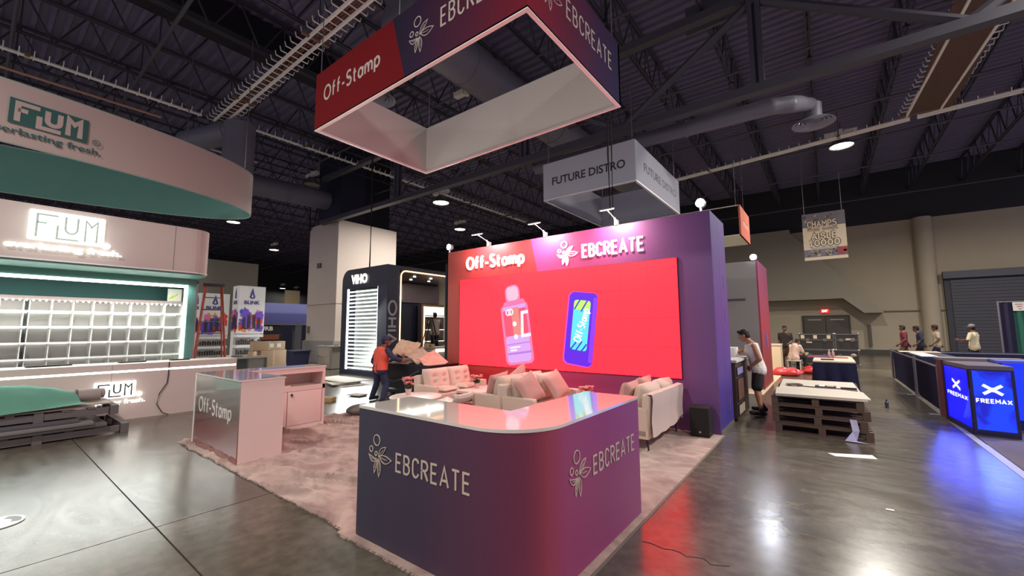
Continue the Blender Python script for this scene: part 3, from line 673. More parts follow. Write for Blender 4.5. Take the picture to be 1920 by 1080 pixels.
for a, b in (((SX0, SY0, SZ0-.012), (SX1, SY0+t_, SZ0+.02)), ((SX0, SY1-t_, SZ0-.012), (SX1, SY1, SZ0+.02)), ((SX0, SY0+t_, SZ0-.012), (SX0+t_, SY1-t_, SZ0+.02)), ((SX1-t_, SY0+t_, SZ0-.012), (SX1, SY1-t_, SZ0+.02))): fr.box(a, b)
fr.build('frame', mat('white_frame', (246, 240, 236), .4), hs)
write(MB(), 'Off-Stamp', (-6.38, SY0, 5.43), FX, 1.52, .235, .038, .003, .29).build('lettering', mat('print_grey', (190, 178, 168), .6), hs)
M_PRINT = mat('print_grey')
write(MB(), 'EBCREATE', (-3.58, SY0, 5.41), FX, 1.17, .24, .027, .003, .32).build('lettering', M_PRINT, hs)
blossom(MB(), (-4.20, SY0, 5.24), FX, .48, .52, .014).build('flower_logo', M_PRINT, hs)
write(MB(), 'EBCREATE', (SX1, 4.1, 5.42), FY, 1.3, .24, .024, .003, .32).build('lettering', M_PRINT, hs)
blossom(MB(), (SX1, 3.47, 5.25), FY, .52, .52, .014).build('flower_logo', M_PRINT, hs)
for x, y in ((SX0+.1, SY0+.03), (SX1-.03, SY0+.03), (SX0+.1, SY1-.03), (SX1-.1, SY1-.03), (-4.46, SY0+.03)): MB().cyl((x, y, SZ1-.02), (x, y, 10.05), .008, n=5).build('hanging_wire', mat('wire', (120, 118, 122), .4, metal=.6), hs)

# ---- front reception counter (L shape, rounded outer corner)
H_ = 1.03
rc = thing('reception_counter', 'L-shaped purple reception counter with rounded corner and glossy white top', 'counter', (-2.2, 2.6, .01))
r0 = .42
def counter_outline(o):
    """outer face from the left end round the corner to the far right end"""
    x0, y0, x1, y1 = -3.14, 2.02-o, -1.43+o, 3.78
    return [(x0, y0)]+arc(x1-r0-o, y0+r0+o, r0+o, r0+o, 270, 360, 14)+[(x1, y1)]
out = counter_outline(0.0); inner = [(-1.97, 3.78), (-1.97, 2.56), (-3.14, 2.56)]
M_CL = grad('counter_print', (1, 1, 0), -1.12, 2.35, [(0, (58, 56, 72)), (.22, (66, 54, 72)), (.40, (92, 52, 74)), (.50, (118, 52, 76)), (.56, (152, 64, 84)), (.62, (148, 62, 104)), (.8, (142, 60, 108)), (1, (150, 76, 120))], .42, spec=.35)
sd = MB(); n_ = len(out)
sd.add([(x, y, .012) for x, y in out]+[(x, y, H_-.022) for x, y in out], [(i, i+1, n_+i+1, n_+i) for i in range(n_-1)])
sd.build('printed_front', M_CL, rc, smooth=True)
M_CWHITE = mat('counter_white', (214, 206, 200), .5)
bk = MB(); ib = [(-1.44, 3.78)]+inner+[(-3.14, 2.03)]
bk.prism([(x*1.0, y) for x, y in [(-3.135, 2.03), (-1.86, 2.03), (-1.44, 2.44), (-1.44, 3.775), (-1.97, 3.775), (-1.97, 2.56), (-3.135, 2.56)]], .012, H_-.024)
bk.build('body', M_CWHITE, rc)
tpo = counter_outline(.004)
tpm = MB().prism(tpo+inner, H_-.022, H_)
tpm.build('counter_top', mat('gloss_white', (222, 214, 204), .07, spec=.9, coat=.8), rc)
M_CPRINT = mat('counter_lettering', (196, 180, 164), .5)
write(MB(), 'EBCREATE', (-2.635, 2.018, .60), FX, .75, .125, .0145, .004, .3).build('lettering', M_CPRINT, rc)
blossom(MB(), (-2.985, 2.018, .515), FX, .29, .315, .0075, .004).build('flower_logo', M_CPRINT, rc)
write(MB(), 'EBCREATE', (-1.428, 2.85, .595), FY, .79, .125, .0145, .004, .3).build('lettering', M_CPRINT, rc)
blossom(MB(), (-1.428, 2.49, .505), FY, .31, .315, .0075, .004).build('flower_logo', M_CPRINT, rc)

# ---- small L counter at the left
sc = thing('display_counter', 'pale pink L-shaped counter with open shelf, door and dark glossy front', 'counter', (-6.8, 2.6, .01))
M_PINKW = mat('pale_laminate', (222, 198, 190), .5)
b_ = MB().box((-7.5, 2.11, .012), (-5.86, 2.63, H_-.02)); b_.build('body', M_PINKW, sc)
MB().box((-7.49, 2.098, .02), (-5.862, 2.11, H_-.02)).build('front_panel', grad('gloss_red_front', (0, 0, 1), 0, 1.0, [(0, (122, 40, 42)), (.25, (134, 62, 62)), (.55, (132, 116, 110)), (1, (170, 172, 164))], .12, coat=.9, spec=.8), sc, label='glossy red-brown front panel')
write(MB(), 'Off-Stamp', (-7.3, 2.098, .51), FX, 1.2, .19, .026, .003, .29).build('lettering', mat('small_lettering', (206, 202, 194), .5), sc)
MB().box((-7.51, 2.092, .012), (-7.48, 2.12, H_-.02)).build('corner_trim', mat('bright_trim', (236, 236, 228), .3), sc)
MB().box((-7.52, 2.09, H_-.02), (-5.85, 2.64, H_)).build('counter_top', mat('gloss_white'), sc)
# wing with shelf and door
wg = MB(); X0, X1, Y0, Y1 = -7.55, -7.10, 2.64, 3.87
wg.box((X0, Y0, .012), (X1, Y1, .08)); wg.box((X0, Y0, .64), (X1, Y1, .715)); wg.box((X0, Y0, .93), (X1, Y1, H_-.02)); wg.box((X0, Y0, .08), (X0+.02, Y1, .93)); wg.box((X0, Y1-.045, .08), (X1, Y1, .93)); wg.box((X0, Y0, .08), (X1, Y0+.04, .93))
wg.build('wing_carcass', M_PINKW, sc)
MB().box((X0-.01, Y0, H_-.02), (X1+.01, Y1+.01, H_)).build('counter_top', mat('gloss_white'), sc)
for y0, y1, kn in ((2.70, 3.235, False), (3.245, 3.815, True)):
    d = MB().box((X1-.016, y0, .085), (X1+.002, y1, .635)); dd = d.build('door', M_PINKW, sc, bevel=.003)
    if kn:
        k = MB().cyl((X1+.002, 3.30, .585), (X1+.014, 3.30, .585), .014, n=12); k.box((X1+.01, 3.296, .545), (X1+.016, 3.304, .6)); k.tube([(X1+.014, 3.29, .6), (X1+.03, 3.302, .605), (X1+.03, 3.315, .58), (X1+.02, 3.318, .55)], .004); k.build('lock', mat('dark_metal', (50, 44, 40), .4, metal=.8), dd)
MB().box((-7.3, 2.9, .716), (-7.14, 3.3, .735)).build('shelf_strip', mat('pale_strip', (214, 196, 188), .5), sc)

# ---- sofas
M_SOFA = mat('oatmeal_linen', (206, 184, 168), .95, var=.08, scale=60, bump=.25)
M_PILL = mat('dusty_pink_linen', (196, 150, 142), .95, var=.07, scale=60, bump=.2)
M_LEGD = mat('dark_leg', (34, 26, 24), .5)
LEN = 1.5
def sofa(label, depth=.62):
    """local frame: length along Y, the sitter looks towards +X, origin on the floor under the back left corner"""
    t = thing('two_seat_sofa', label, 'sofa', (0, 0, 0), 0, 'pale two-seat sofas of the lounge')
    MB().box((.0, .0, .17), (depth, LEN, .30)).build('base', M_SOFA, t, world=False, bevel=.02)
    for y in (0, LEN-.12): MB().box((0, y, .18), (depth, y+.12, .58)).build('arm', M_SOFA, t, world=False, bevel=.035, seg=3)
    bkm = MB(); bkm.add([(.0, .02, .18), (.13, .02, .18), (.13, LEN-.02, .18), (.0, LEN-.02, .18), (-.03, .02, .74), (.08, .02, .76), (.08, LEN-.02, .76), (-.03, LEN-.02, .74)], [(3, 2, 1, 0), (4, 5, 6, 7), (0, 1, 5, 4), (1, 2, 6, 5), (2, 3, 7, 6), (3, 0, 4, 7)])
    bkm.build('back_frame', M_SOFA, t, world=False, bevel=.03, seg=3)
    for y in (.13, LEN/2+.005):
        w = LEN/2-.135
        m = MB().box((.10, y, .29), (depth+.02, y+w, .43)); m.build('seat_cushion', M_SOFA, t, world=False, bevel=.035, seg=3)
        R = Matrix(((0, math.sin(-.22), math.cos(-.22)), (1, 0, 0), (0, math.cos(-.22), -math.sin(-.22)))).to_3x3()
        R = Matrix.Rotation(-.22, 3, 'Y') @ Matrix(((0, 0, 1), (1, 0, 0), (0, 1, 0)))
        m = MB().pillow((.17, y+w/2, .645), (w+.03, .46, .27), R, n=15, pinch=.02, dimples=((-.4, .25), (.4, .25), (-.4, -.25), (.4, -.25)))
        m.build('back_cushion', M_SOFA, t, world=False, smooth=True, sharp=80)
    for x in (.06, depth-.06):
        for y in (.1, LEN-.1): MB().cyl((x, y, .18), (x+(.02 if x > .3 else -.02), y, .012), .017, .011, n=10).build('leg', M_LEGD, t, world=False)
    return t
SOF = sofa('tufted pale sofa at the back left, facing the coffee table')
place(SOF, (-6.55, 5.38, 0), 0)
s2 = place(copy_tree(SOF), (-4.27, 5.27+LEN, 0), math.pi, 'pale sofa left of the back-to-back pair, facing the square coffee table')
s3 = place(copy_tree(SOF), (-4.24, 5.27, 0), 0, 'pale sofa right of the back-to-back pair, with two leaning dusty pink pillows')
s4 = place(copy_tree(SOF), (-1.98, 5.58+LEN, 0), math.pi, 'pale sofa by the black floor speaker, its back turned, draped with a thin sheet')
for s_ in (s2, s3, s4): WM[s_.name] = Matrix.Translation(s_.location) @ Matrix.Rotation(s_.rotation_euler.z, 4, 'Z')
# thin sheet over the back of the last sofa
sh = MB(); ny = 28; rows = [(-.04, .775), (.04, .765), (.05, .70), (.035, .55), (.025, .42), (.03, .30), (.035, .20)]; vs = []
for j in range(ny+1):
    y = 5.60+1.46*j/ny
    for (dx, z) in rows:
        k = .02*noise.noise((y*5, z*3, 2)); zz = z if z > .25 else z+.06*noise.noise((y*3, 0, 1))+.03*(j/ny)
        vs.append((-1.98+dx+k*.5+.02, y, zz))
nr = len(rows)
sh.add(vs, [(j*nr+i, (j+1)*nr+i, (j+1)*nr+i+1, j*nr+i+1) for j in range(ny) for i in range(nr-1)])
solo(sh, 'dust_sheet', mat('thin_sheet', (200, 178, 172), .9, bump=.2, scale=30), 'thin pale sheet hanging over the back of the sofa by the speaker', 'sheet', smooth=True)
def pillow(c, size, tilt_y, rz, label, group=None, m=None, spin=0.0):
    R = Matrix.Rotation(rz, 3, 'Z') @ Matrix.Rotation(tilt_y, 3, 'Y') @ Matrix(((0, 0, 1), (1, 0, 0), (0, 1, 0))) @ Matrix.Rotation(spin, 3, 'Z')
    return solo(MB().pillow(c, size, R, n=13, pinch=.10), 'throw_pillow', m or M_PILL, label, 'pillow', group, smooth=True, sharp=80)
pillow((-3.86, 5.52, .70), (.48, .48, .17), -.42, -.25, 'dusty pink pillow leaning on the right-facing sofa, nearer of its two', spin=.35)
pillow((-3.74, 6.15, .69), (.48, .48, .17), -.48, -.15, 'dusty pink pillow leaning on the right-facing sofa, farther of its two', spin=.3)
pillow((-4.62, 5.62, .70), (.46, .44, .16), .35, 0, 'pink pillow peeping above the left-facing sofa of the pair, nearer one', spin=.1)
pillow((-4.62, 6.22, .74), (.46, .44, .16), .30, 0, 'pink pillow peeping above the left-facing sofa of the pair, farther one', spin=.5)
pillow((-2.36, 5.86, .68), (.46, .46, .18), .25, 0, 'pink pillow on the sofa by the speaker, nearer one')
pillow((-2.36, 6.42, .70), (.46, .46, .18), .25, 0, 'pink pillow on the sofa by the speaker, farther one')
for y, lb in ((5.83, 'thin pink seat pillow lying on the back left sofa, nearer the round table'), (6.42, 'thin pink seat pillow lying on the back left sofa, towards the screen')):
    solo(MB().pillow((-6.16, y, .475), (.46, .44, .12), Matrix.Rotation(.1, 3, 'Z'), n=11, pinch=.09), 'throw_pillow', M_SOFA, lb, 'pillow', smooth=True, sharp=80)
# ---- tables and flowers
M_TAB = mat('white_table', (226, 212, 202), .4)
rt = thing('round_table', 'low round white coffee table in front of the tufted sofa', 'table', (-5.92, 4.92, 0))
MB().lathe([(.02, .44), (.44, .44), (.455, .452), (.455, .468), (.44, .478), (.02, .478)], (-5.92, 4.92, 0), 40).build('tabletop', M_TAB, rt, smooth=True)
for a in (.6, 2.17, 3.74, 5.31): MB().cyl((-5.92+.26*math.cos(a), 4.92+.26*math.sin(a), .445), (-5.92+.34*math.cos(a), 4.92+.34*math.sin(a), .012), .016, n=8).build('leg', M_TAB, rt)
ct = thing('coffee_table', 'low square-legged white coffee table between the facing sofas', 'table', (-5.62, 6.45, 0))
MB().box((-5.98, 5.95, .40), (-5.32, 6.95, .45)).build('tabletop', M_TAB, ct, bevel=.006)
for x in (-5.95, -5.35):
    for y in (5.98, 6.92): MB().box((x-.03, y-.03, .012), (x+.03, y+.03, .41)).build('leg', M_TAB, ct)
M_PET = mat('pink_petal', (236, 166, 160), .7); M_LEAF = mat('flower_leaf', (70, 84, 52), .7); M_POT = mat('white_pot', (206, 186, 180), .5)
def flowers(c, label, s=1.0):
    t = thing('flower_pot', label, 'flower pot', c, 0, 'little pink flower pots on the tables'); x, y, z = c; rnd = random.Random(int(abs(x*100)))
    MB().lathe([(.035*s, 0), (.048*s, .085*s), (.052*s, .09*s), (.044*s, .088*s), (.04*s, .07*s)], c, 18).build('pot', M_POT, t, smooth=True)
    st = MB(); le = MB(); pe = MB()
    for k in range(26):
        a = rnd.uniform(0, 6.28); r = rnd.uniform(.02, .10)*s; h = rnd.uniform(.15, .24)*s; e = Vector((x+r*math.cos(a), y+r*math.sin(a), z+h)); st.cyl((x+.2*r*math.cos(a), y+.2*r*math.sin(a), z+.07*s), e, .003*s, n=4)
        for q in range(5):
            b = q*1.257+a; pe.pillow(e+Vector((.015*math.cos(b), .015*math.sin(b), .004))*s, (.042*s, .028*s, .012*s), Matrix.Rotation(b, 3, 'Z') @ Matrix.Rotation(-.5, 3, 'Y'), n=4)
        for q in range(2):
            b = rnd.uniform(0, 6.28); le.pillow((x+.045*s*math.cos(b), y+.045*s*math.sin(b), z+rnd.uniform(.09, .15)*s), (.07*s, .022*s, .006*s), Matrix.Rotation(b, 3, 'Z') @ Matrix.Rotation(-.7, 3, 'Y'), n=4)
    st.build('stems', M_LEAF, t, kind='stuff'); le.build('leaves', M_LEAF, t, kind='stuff'); pe.build('petals', M_PET, t, kind='stuff')
flowers((-6.10, 4.90, .479), 'small pot of pink flowers on the round white table', 1.25)
flowers((-5.82, 6.42, .451), 'small pot of pink flowers on the square coffee table', 1.1)
sd_ = thing('side_table', 'low white table between the right pair of sofas, behind the purple counter', 'table', (-2.95, 5.9, 0))
MB().box((-3.22, 5.6, .40), (-2.72, 6.4, .45)).build('tabletop', M_TAB, sd_, bevel=.006)
for x in (-3.19, -2.75):
    for y in (5.63, 6.37): MB().box((x-.025, y-.025, .012), (x+.025, y+.025, .41)).build('leg', M_TAB, sd_)
flowers((-3.12, 6.02, .451), 'small pot of pink flowers just above the purple counter, right of the pillows', 1.2)
# curled white lounge shell
ch = thing('shell_chair', 'low white curled shell seat behind the counter, before the coffee table', 'chair', (-5.15, 5.02, 0))
prof = [(-.30, .44), (-.15, .415), (.05, .415), (.20, .43), (.29, .48), (.335, .55), (.33, .60), (.30, .615)]; m = MB(); vs = []
for (u, z) in prof:
    for v in (-.22, -.1, .1, .22): vs.append((-5.15+u, 5.02+v, z-.02*(abs(v) < .15)))
m.add(vs, [(4*i+j, 4*i+j+1, 4*i+j+5, 4*i+j+4) for i in range(len(prof)-1) for j in range(3)])
o_ = m.build('shell', mat('white_shell', (216, 202, 190), .4), ch, smooth=True); sm_ = o_.modifiers.new('thick', 'SOLIDIFY'); sm_.thickness = .025
for u in (-.2, .2):
    for v in (-.16, .16): MB().cyl((-5.15+u*.6, 5.02+v*.6, .41), (-5.15+u*1.2, 5.02+v, .012), .011, n=6).build('leg', mat('chair_metal', (90, 84, 80), .3, metal=.8), ch)
# floor speaker
fs = thing('floor_speaker', 'black box speaker standing on the carpet against the purple wall', 'speaker', (-1.64, 6.98, 0))
MB().box((-1.78, 6.84, .012), (-1.50, 7.12, .45)).build('cabinet', mat('speaker_black', (30, 22, 22), .6), fs, bevel=.015)
MB().box((-1.765, 6.832, .03), (-1.515, 6.842, .435)).build('grille', mat('speaker_grille', (24, 18, 18), .8, bump=.4, scale=200), fs)
MB().cyl((-1.63, 6.832, .085), (-1.63, 6.825, .085), .016, n=14).build('badge', mat('badge_silver', (190, 180, 170), .3, metal=.8), fs)
# cable drop beside the sign
tw = MB().tube([(-3.3, 7.6, 3.6), (-3.32, 7.6, 5.2), (-3.28, 7.6, 7.0), (-3.3, 7.6, 8.8)], .018, 6).tube([(-3.26, 7.62, 3.6), (-3.25, 7.62, 5.4), (-3.27, 7.62, 8.8)], .014, 6)
solo(tw, 'power_cable', mat('black_rubber'), 'twin black power cables dropping from the roof to the purple wall top', 'cable')
# ================================================================== THE TEAL AND PINK BOOTH AT THE LEFT
M_BLUSH = mat('blush_panel', (200, 189, 181), .6, var=.03, scale=3)
M_TEAL = mat('teal_paint', (86, 138, 130), .6, var=.05, scale=2)
M_TEALD = mat('teal_dark', (52, 100, 96), .7, var=.05, scale=2)
M_STRIP = mat('led_strip_white', (255, 252, 242), .4, em=5.5)
FYt = FY
def flum_strokes(mb, O, FR, w, h, sw, d):
    """the four letters of the boxed logo, each a single bent stroke"""
    g = [[(.10, .12), (.10, .84), (.36, .84)], [(.10, .58), (.22, .58)], [(.36, .55), (.36, .12), (.64, .12)],
         [(.46, .86), (.46, .55)]+arc(.54, .48, .08, .16, 180, 360, 8)+[(.62, .55), (.62, .86)], [(.73, .12), (.73, .82), (.81, .62), (.89, .82), (.89, .12)]]
    for q in g: mb.ribbon([(x*w, z*h) for x, z in q], sw, d, O, FR[0], FR[1])
    return mb
fc = thing('bar_counter', 'long blush counter with a white light strip and lit boxed logo', 'counter', (-10.9, .4, 0))
XF = -10.55
for k, (y0, y1) in enumerate(((-3.6, -1.2), (-1.195, 1.65), (1.655, 3.68))):
    MB().box((XF-.72, y0, .0), (XF, y1, .875)).build('front_panel', M_BLUSH, fc)
    MB().box((XF-.72, y0, .912), (XF, y1, 1.03)).build('top_band', M_BLUSH, fc)
MB().box((XF-.7, -3.6, .87), (XF-.012, 3.66, .915)).build('strip_channel', mat('channel_white', (235, 230, 222), .4), fc)
MB().box((XF-.014, -3.6, .878), (XF-.004, 3.67, .910)).build('light_strip', M_STRIP, fc)
MB().box((XF-.002, 1.43, .415), (XF+.03, 2.0, .715)).build('logo_plate', mat('logo_lit', (255, 253, 246), .5, em=1.8), fc, bevel=.012)
flum_strokes(MB(), (XF+.031, 1.43, .415), FY, .57, .30, .024, .004).build('logo_letters', mat('logo_dark', (52, 66, 60), .6), fc)
label_text(MB(), 'everlasting fresh.', (XF+.012, 1.22, .275), FY, .93, .11, .02, .012).build('lettering', mat('logo_lit'), fc)
MB().ribbon(arc(2.06, .455, .03, .03, 0, 360, 12)[:-1], .014, .02, (XF, 0, 0), FY[0], FY[1], True).build('registered_mark', M_STRIP, fc)
lamp('logo_glow', 'AREA', (XF+.35, 1.7, .52), .7, (1, 1, .97), .6, aim=(XF, 1.7, .5), sy=.3)
lc = MB().tube([(XF+.012, 2.48, 1.03), (XF+.014, 2.48, .8), (XF+.015, 2.47, .62), (XF+.02, 2.36, .42), (XF+.02, 2.33, .22), (XF+.03, 2.42, .05), (XF+.12, 2.5, .012)], .008, 6)
solo(lc, 'extension_cord', mat('black_rubber'), 'thin black cord hanging down the blush counter front right of the lit logo', 'cord')
# header fascia
hd = thing('header_sign', 'blush header fascia with glowing boxed logo above the lit shelves', 'sign', (-11.2, .4, 2.85))
pl = [(-11.9, -3.6)]+[(XF, -3.6)]+arc(XF-.38, 3.1-.38, .38, .38, 0, 90, 8)+[(-11.9, 3.1)]
MB().prism([(x, y) for x, y in pl], 2.87, 3.8).build('fascia', M_BLUSH, hd)
MB().prism([(x-.02, y-.01) for x, y in pl], 2.82, 2.868).build('soffit', M_TEAL, hd)
MB().prism([(x+.006, y+.006) for x, y in pl], 2.855, 2.875).build('edge_trim', mat('white_frame'), hd)
MB().box((XF-.004, 2.42, 2.88), (XF+.002, 2.428, 3.79)).build('panel_seam', mat('seam', (120, 104, 96), .7), hd)
MB().box((XF, .46, 3.19), (XF+.05, 1.38, 3.71)).build('logo_plate', mat('logo_glow', (250, 255, 250), .5, em=1.7), hd, bevel=.04)
flum_strokes(MB(), (XF+.052, .46, 3.18), FY, .92, .54, .028, .004).build('logo_letters', mat('logo_pale', (150, 166, 154), .6, em=.35), hd)
label_text(MB(), 'everlasting fresh.', (XF+.03, .22, 3.0), FY, 1.42, .145, .05, .02).build('lettering', mat('logo_glow'), hd)
MB().ribbon(arc(1.42, 3.21, .04, .04, 0, 360, 12)[:-1], .03, .04, (XF, 0, 0), FY[0], FY[1], True).build('registered_mark', mat('logo_glow'), hd)
lamp('header_glow', 'AREA', (XF+.4, .9, 3.35), 2.2, (.98, 1, .96), 1.2, aim=(XF, .9, 3.3), sy=.7)
# teal kiosk body with lit frame
kb = thing('kiosk_wall', 'teal kiosk wall framing the lit white display shelves', 'booth wall', (-12, .5, 0))
MB().box((-11.75, 2.95, 0), (-11.5, 3.10, 2.82)).build('end_post', M_TEAL, kb)
MB().box((-11.75, -3.6, 2.66), (-11.5, 2.95, 2.82)).build('lintel', M_TEAL, kb)
MB().box((-12.62, -3.6, 0), (-12.55, 3.2, 2.82)).build('rear_wall', M_TEALD, kb)
MB().box((-12.55, -3.6, 2.74), (-11.75, 3.2, 2.82)).build('canopy', M_TEALD, kb)
MB().box((-12.55, 3.1, 0), (-11.75, 3.2, 2.74)).build('end_wall', M_BLUSH, kb)
MB().box((-11.52, -3.6, 2.615), (-11.485, 2.935, 2.675)).build('light_strip', mat('led_strip_frame', (255, 252, 240), .4, em=4.5), kb)
MB().box((-11.52, 2.875, 1.0), (-11.485, 2.935, 2.615)).build('light_strip', mat('led_strip_frame'), kb)
lamp('kiosk_wash', 'AREA', (-11.35, .2, 2.6), 40, (1, .99, .95), 5.5, aim=(-12.3, .2, 1.2), sy=.15)
lamp('shelf_wash', 'AREA', (-11.8, .3, 2.15), 34, (1, .99, .96), 5, aim=(-12.4, .3, 1.3), sy=.1)
lamp('kiosk_spill', 'AREA', (-11.3, .2, 1.9), 70, (.93, 1, .95), 5.0, aim=(-6, .2, .0), sy=1.2)  # unseen area lamp added to throw the light strips' glow onto the floor
# shelf unit
M_SHELF = mat('shelf_white', (232, 234, 230), .4); M_SHELFI = mat('shelf_inner', (206, 203, 198), .6)
su = thing('display_shelf', 'white display shelf grid lit by rows of beads behind the blush counter', 'shelf', (-12.25, .5, 0))
MB().box((-12.5, -3.5, .62), (-12.46, 3.0, 2.28)).build('back_panel', M_SHELFI, su)
for z in (.80, 1.11, 1.42, 1.73, 2.03): MB().box((-12.46, -3.5, z), (-12.06, 3.0, z+.018)).build('shelf', M_SHELF, su)
MB().box((-12.48, -3.5, 2.25), (-12.03, 3.06, 2.33)).build('top_rail', mat('rail_taupe', (150, 138, 134), .5), su)
MB().box((-12.48, 3.0, .62), (-12.03, 3.06, 2.25)).build('end_panel', M_SHELF, su)
dv = [2.98-.29*k for k in range(1, 9)]+[.59]+[.59-.29*k for k in range(1, 14)]
for y in dv: MB().box((-12.46, y-.006, .62), (-12.07, y+.006, 2.25)).build('divider', M_SHELF, su)
M_FILM = mat('acrylic_strip', (238, 240, 238), .35)
for z in (.80, 1.11, 1.42, 1.73, 2.03):
    MB().box((-12.065, -3.5, z-.012), (-12.05, 3.0, z+.022)).build('ticket_strip', M_FILM, su)
bd = MB()
for k in range(80): bd.ball((-12.02, 3.02-.083*k, 2.245), .018, 6, 4)
for k in range(22): bd.ball((-12.02, 3.02, 2.2-.066*k), .018, 6, 4)
bd.build('light_beads', mat('bead_light', (255, 255, 250), .4, em=7), su, kind='stuff')
for z in (1.11, 1.42, 1.73, 2.03): MB().box((-12.44, -3.5, z-.022), (-12.42, 2.98, z-.006)).build('shelf_light', mat('shelf_led', (250, 252, 248), .4, em=1.6), su)
card = thing('price_card', 'small white card with a lime scribble standing above the shelves', 'card', (-12.1, 2.9, 2.33))
MB().box((-12.12, 2.72, 2.331), (-12.10, 2.98, 2.62)).build('board', mat('card_white', (226, 228, 214), .5), card)
MB().ribbon([(2.75, 2.38), (2.82, 2.46), (2.8, 2.4), (2.9, 2.5)], .03, .002, (-12.1, 0, 0), FY[0], FY[1]).build('scribble', mat('lime_ink', (190, 210, 40), .5), card)
for y, w, lb in ((.9, .55, 'dark strip of wrap lying on the blush counter near the left edge'), (2.0, .4, 'thin dark strip on the blush counter in the middle'), (2.75, .32, 'black tray on the blush counter below the lit frame corner')):
    solo(MB().cbox((-10.98, y, 1.043), (.12, w, .024), .1), 'wrap_strip', mat('black_rubber'), lb, 'strip')
# hanging oval ring
def ell(t, a=2.25, b=6.8): return (-13.5+a*math.cos(t), -2.0+b*math.sin(t))
ring = thing('hanging_ring', 'huge oval hanging ring, blush outside and teal inside, with boxed logo', 'hanging sign', (-13.5, -2, 5))
N = 96; m1 = MB(); m2 = MB(); m3 = MB()
P = [ell(2*math.pi*k/N) for k in range(N)]; Q = [ell(2*math.pi*k/N, 2.21, 6.76) for k in range(N)]
for src, mm, fl_ in ((P, m1, 0), (Q, m2, 1)):
    mm.add([(x, y, z) for z in (5.0, 6.13) for x, y in src], [((k, (k+1) % N, N+(k+1) % N, N+k) if not fl_ else (N+k, N+(k+1) % N, (k+1) % N, k)) for k in range(N)])
for z in (4.985, 6.13):
    m3.add([(x, y, zz) for zz in (z, z+.02) for x, y in P]+[(x, y, zz) for zz in (z, z+.02) for x, y in Q], [(k, (k+1) % N, N+(k+1) % N, N+k) for k in range(N)]+[(3*N+k, 3*N+(k+1) % N, 2*N+(k+1) % N, 2*N+k) for k in range(N)]+[(2*N+k, 2*N+(k+1) % N, (k+1) % N, k) for k in range(N)]+[(N+k, N+(k+1) % N, 3*N+(k+1) % N, 3*N+k) for k in range(N)])
m1.build('outer_fabric', mat('blush_fabric', (190, 174, 168), .85), ring, smooth=True); m2.build('inner_fabric', M_TEAL, ring, smooth=True); m3.build('rim', mat('teal_rim', (150, 176, 166), .5), ring)
tx = Vector((-.137, 1, 0)).normalized(); FR = (tx, Vector((0, 0, 1))); xr = -13.5+2.25*math.sqrt(1-((.62+2)/6.8)**2)
def ronto(y, z, off): return Vector((xr, .62, z))+tx*(y-.62)+Vector((off, 0, 0))
O = ronto(.12, 5.36, .02); mm = MB(); 
mm.add([O, O+tx*1.02, O+tx*1.02+Vector((0, 0, .47)), O+Vector((0, 0, .47))], [(0, 1, 2, 3)]); mm.build('logo_plate', mat('logo_teal', (48, 96, 90), .7), ring)
flum_strokes(MB(), O+Vector((.004, 0, 0)), FR, 1.02, .47, .075, .003).build('logo_letters', mat('blush_fabric'), ring)
label_text(MB(), 'everlasting fresh.', ronto(-.14, 5.13, .02), FR, 1.50, .17, .015).build('lettering', mat('logo_teal'), ring)
MB().ribbon(arc(0, 0, .055, .055, 0, 360, 16)[:-1], .012, .003, ronto(1.27, 5.42, .04), FR[0], FR[1], True).build('registered_mark', mat('logo_teal'), ring)
label_text(MB(), 'R', ronto(1.245, 5.39, .04), FR, .05, .06, .01).build('lettering', mat('logo_teal'), ring)
for t in (.2, 1.2, 2.2): x, y = ell(t); MB().cyl((x, y, 6.13), (x, y, 10.05), .012, n=5).build('hanging_wire', mat('wire'), ring)
# ladder
def a_ladder(name, label, base, h, w0, w1, spread, rz, col, n):
    t = thing(name, label, 'ladder', base, rz)
    for s in (-1, 1):
        MB().cbox((0, 0, 0), (.001, .001, .001)) if False else None
        m = MB(); m.cyl((s*w0/2, -spread/2, .0), (s*w1/2, -.04, h), .028, .024, n=6); m.build('rail', col, t, world=False)
        m = MB(); m.cyl((s*w0/2*.92, spread/2, .0), (s*w1/2*.9, .04, h), .024, .02, n=6); m.build('rear_rail', col, t, world=False)
    for k in range(1, n+1):
        f = k/(n+1); ww = w0+(w1-w0)*f; y = -spread/2+(spread/2-.04)*f
        MB().box((-ww/2, y-.035, h*f-.012), (ww/2, y+.035, h*f+.012)).build('step', mat('alu_step', (120, 112, 106), .4, metal=.6), t, world=False)
        if k % 2: MB().cyl((-ww/2*.9, -y, h*f), (ww/2*.9, -y, h*f), .012, n=6).build('brace', mat('alu_step'), t, world=False)
    MB().box((-w1/2-.05, -.12, h-.01), (w1/2+.05, .12, h+.06)).build('top_cap', mat('ladder_cap', (60, 60, 62), .5), t, world=False)
    for s in (-1, 1): MB().cyl((s*w0*.42, -spread*.32, h*.38), (s*w0*.40, spread*.32, h*.38), .010, n=5).build('spreader', mat('alu_step'), t, world=False)
    return t
a_ladder('step_ladder', 'tall red-orange step ladder behind the end of the blush counter', (-13.0, 3.88, 0), 2.83, .78, .36, 1.3, math.radians(75), mat('ladder_orange', (176, 72, 52), .5), 8)
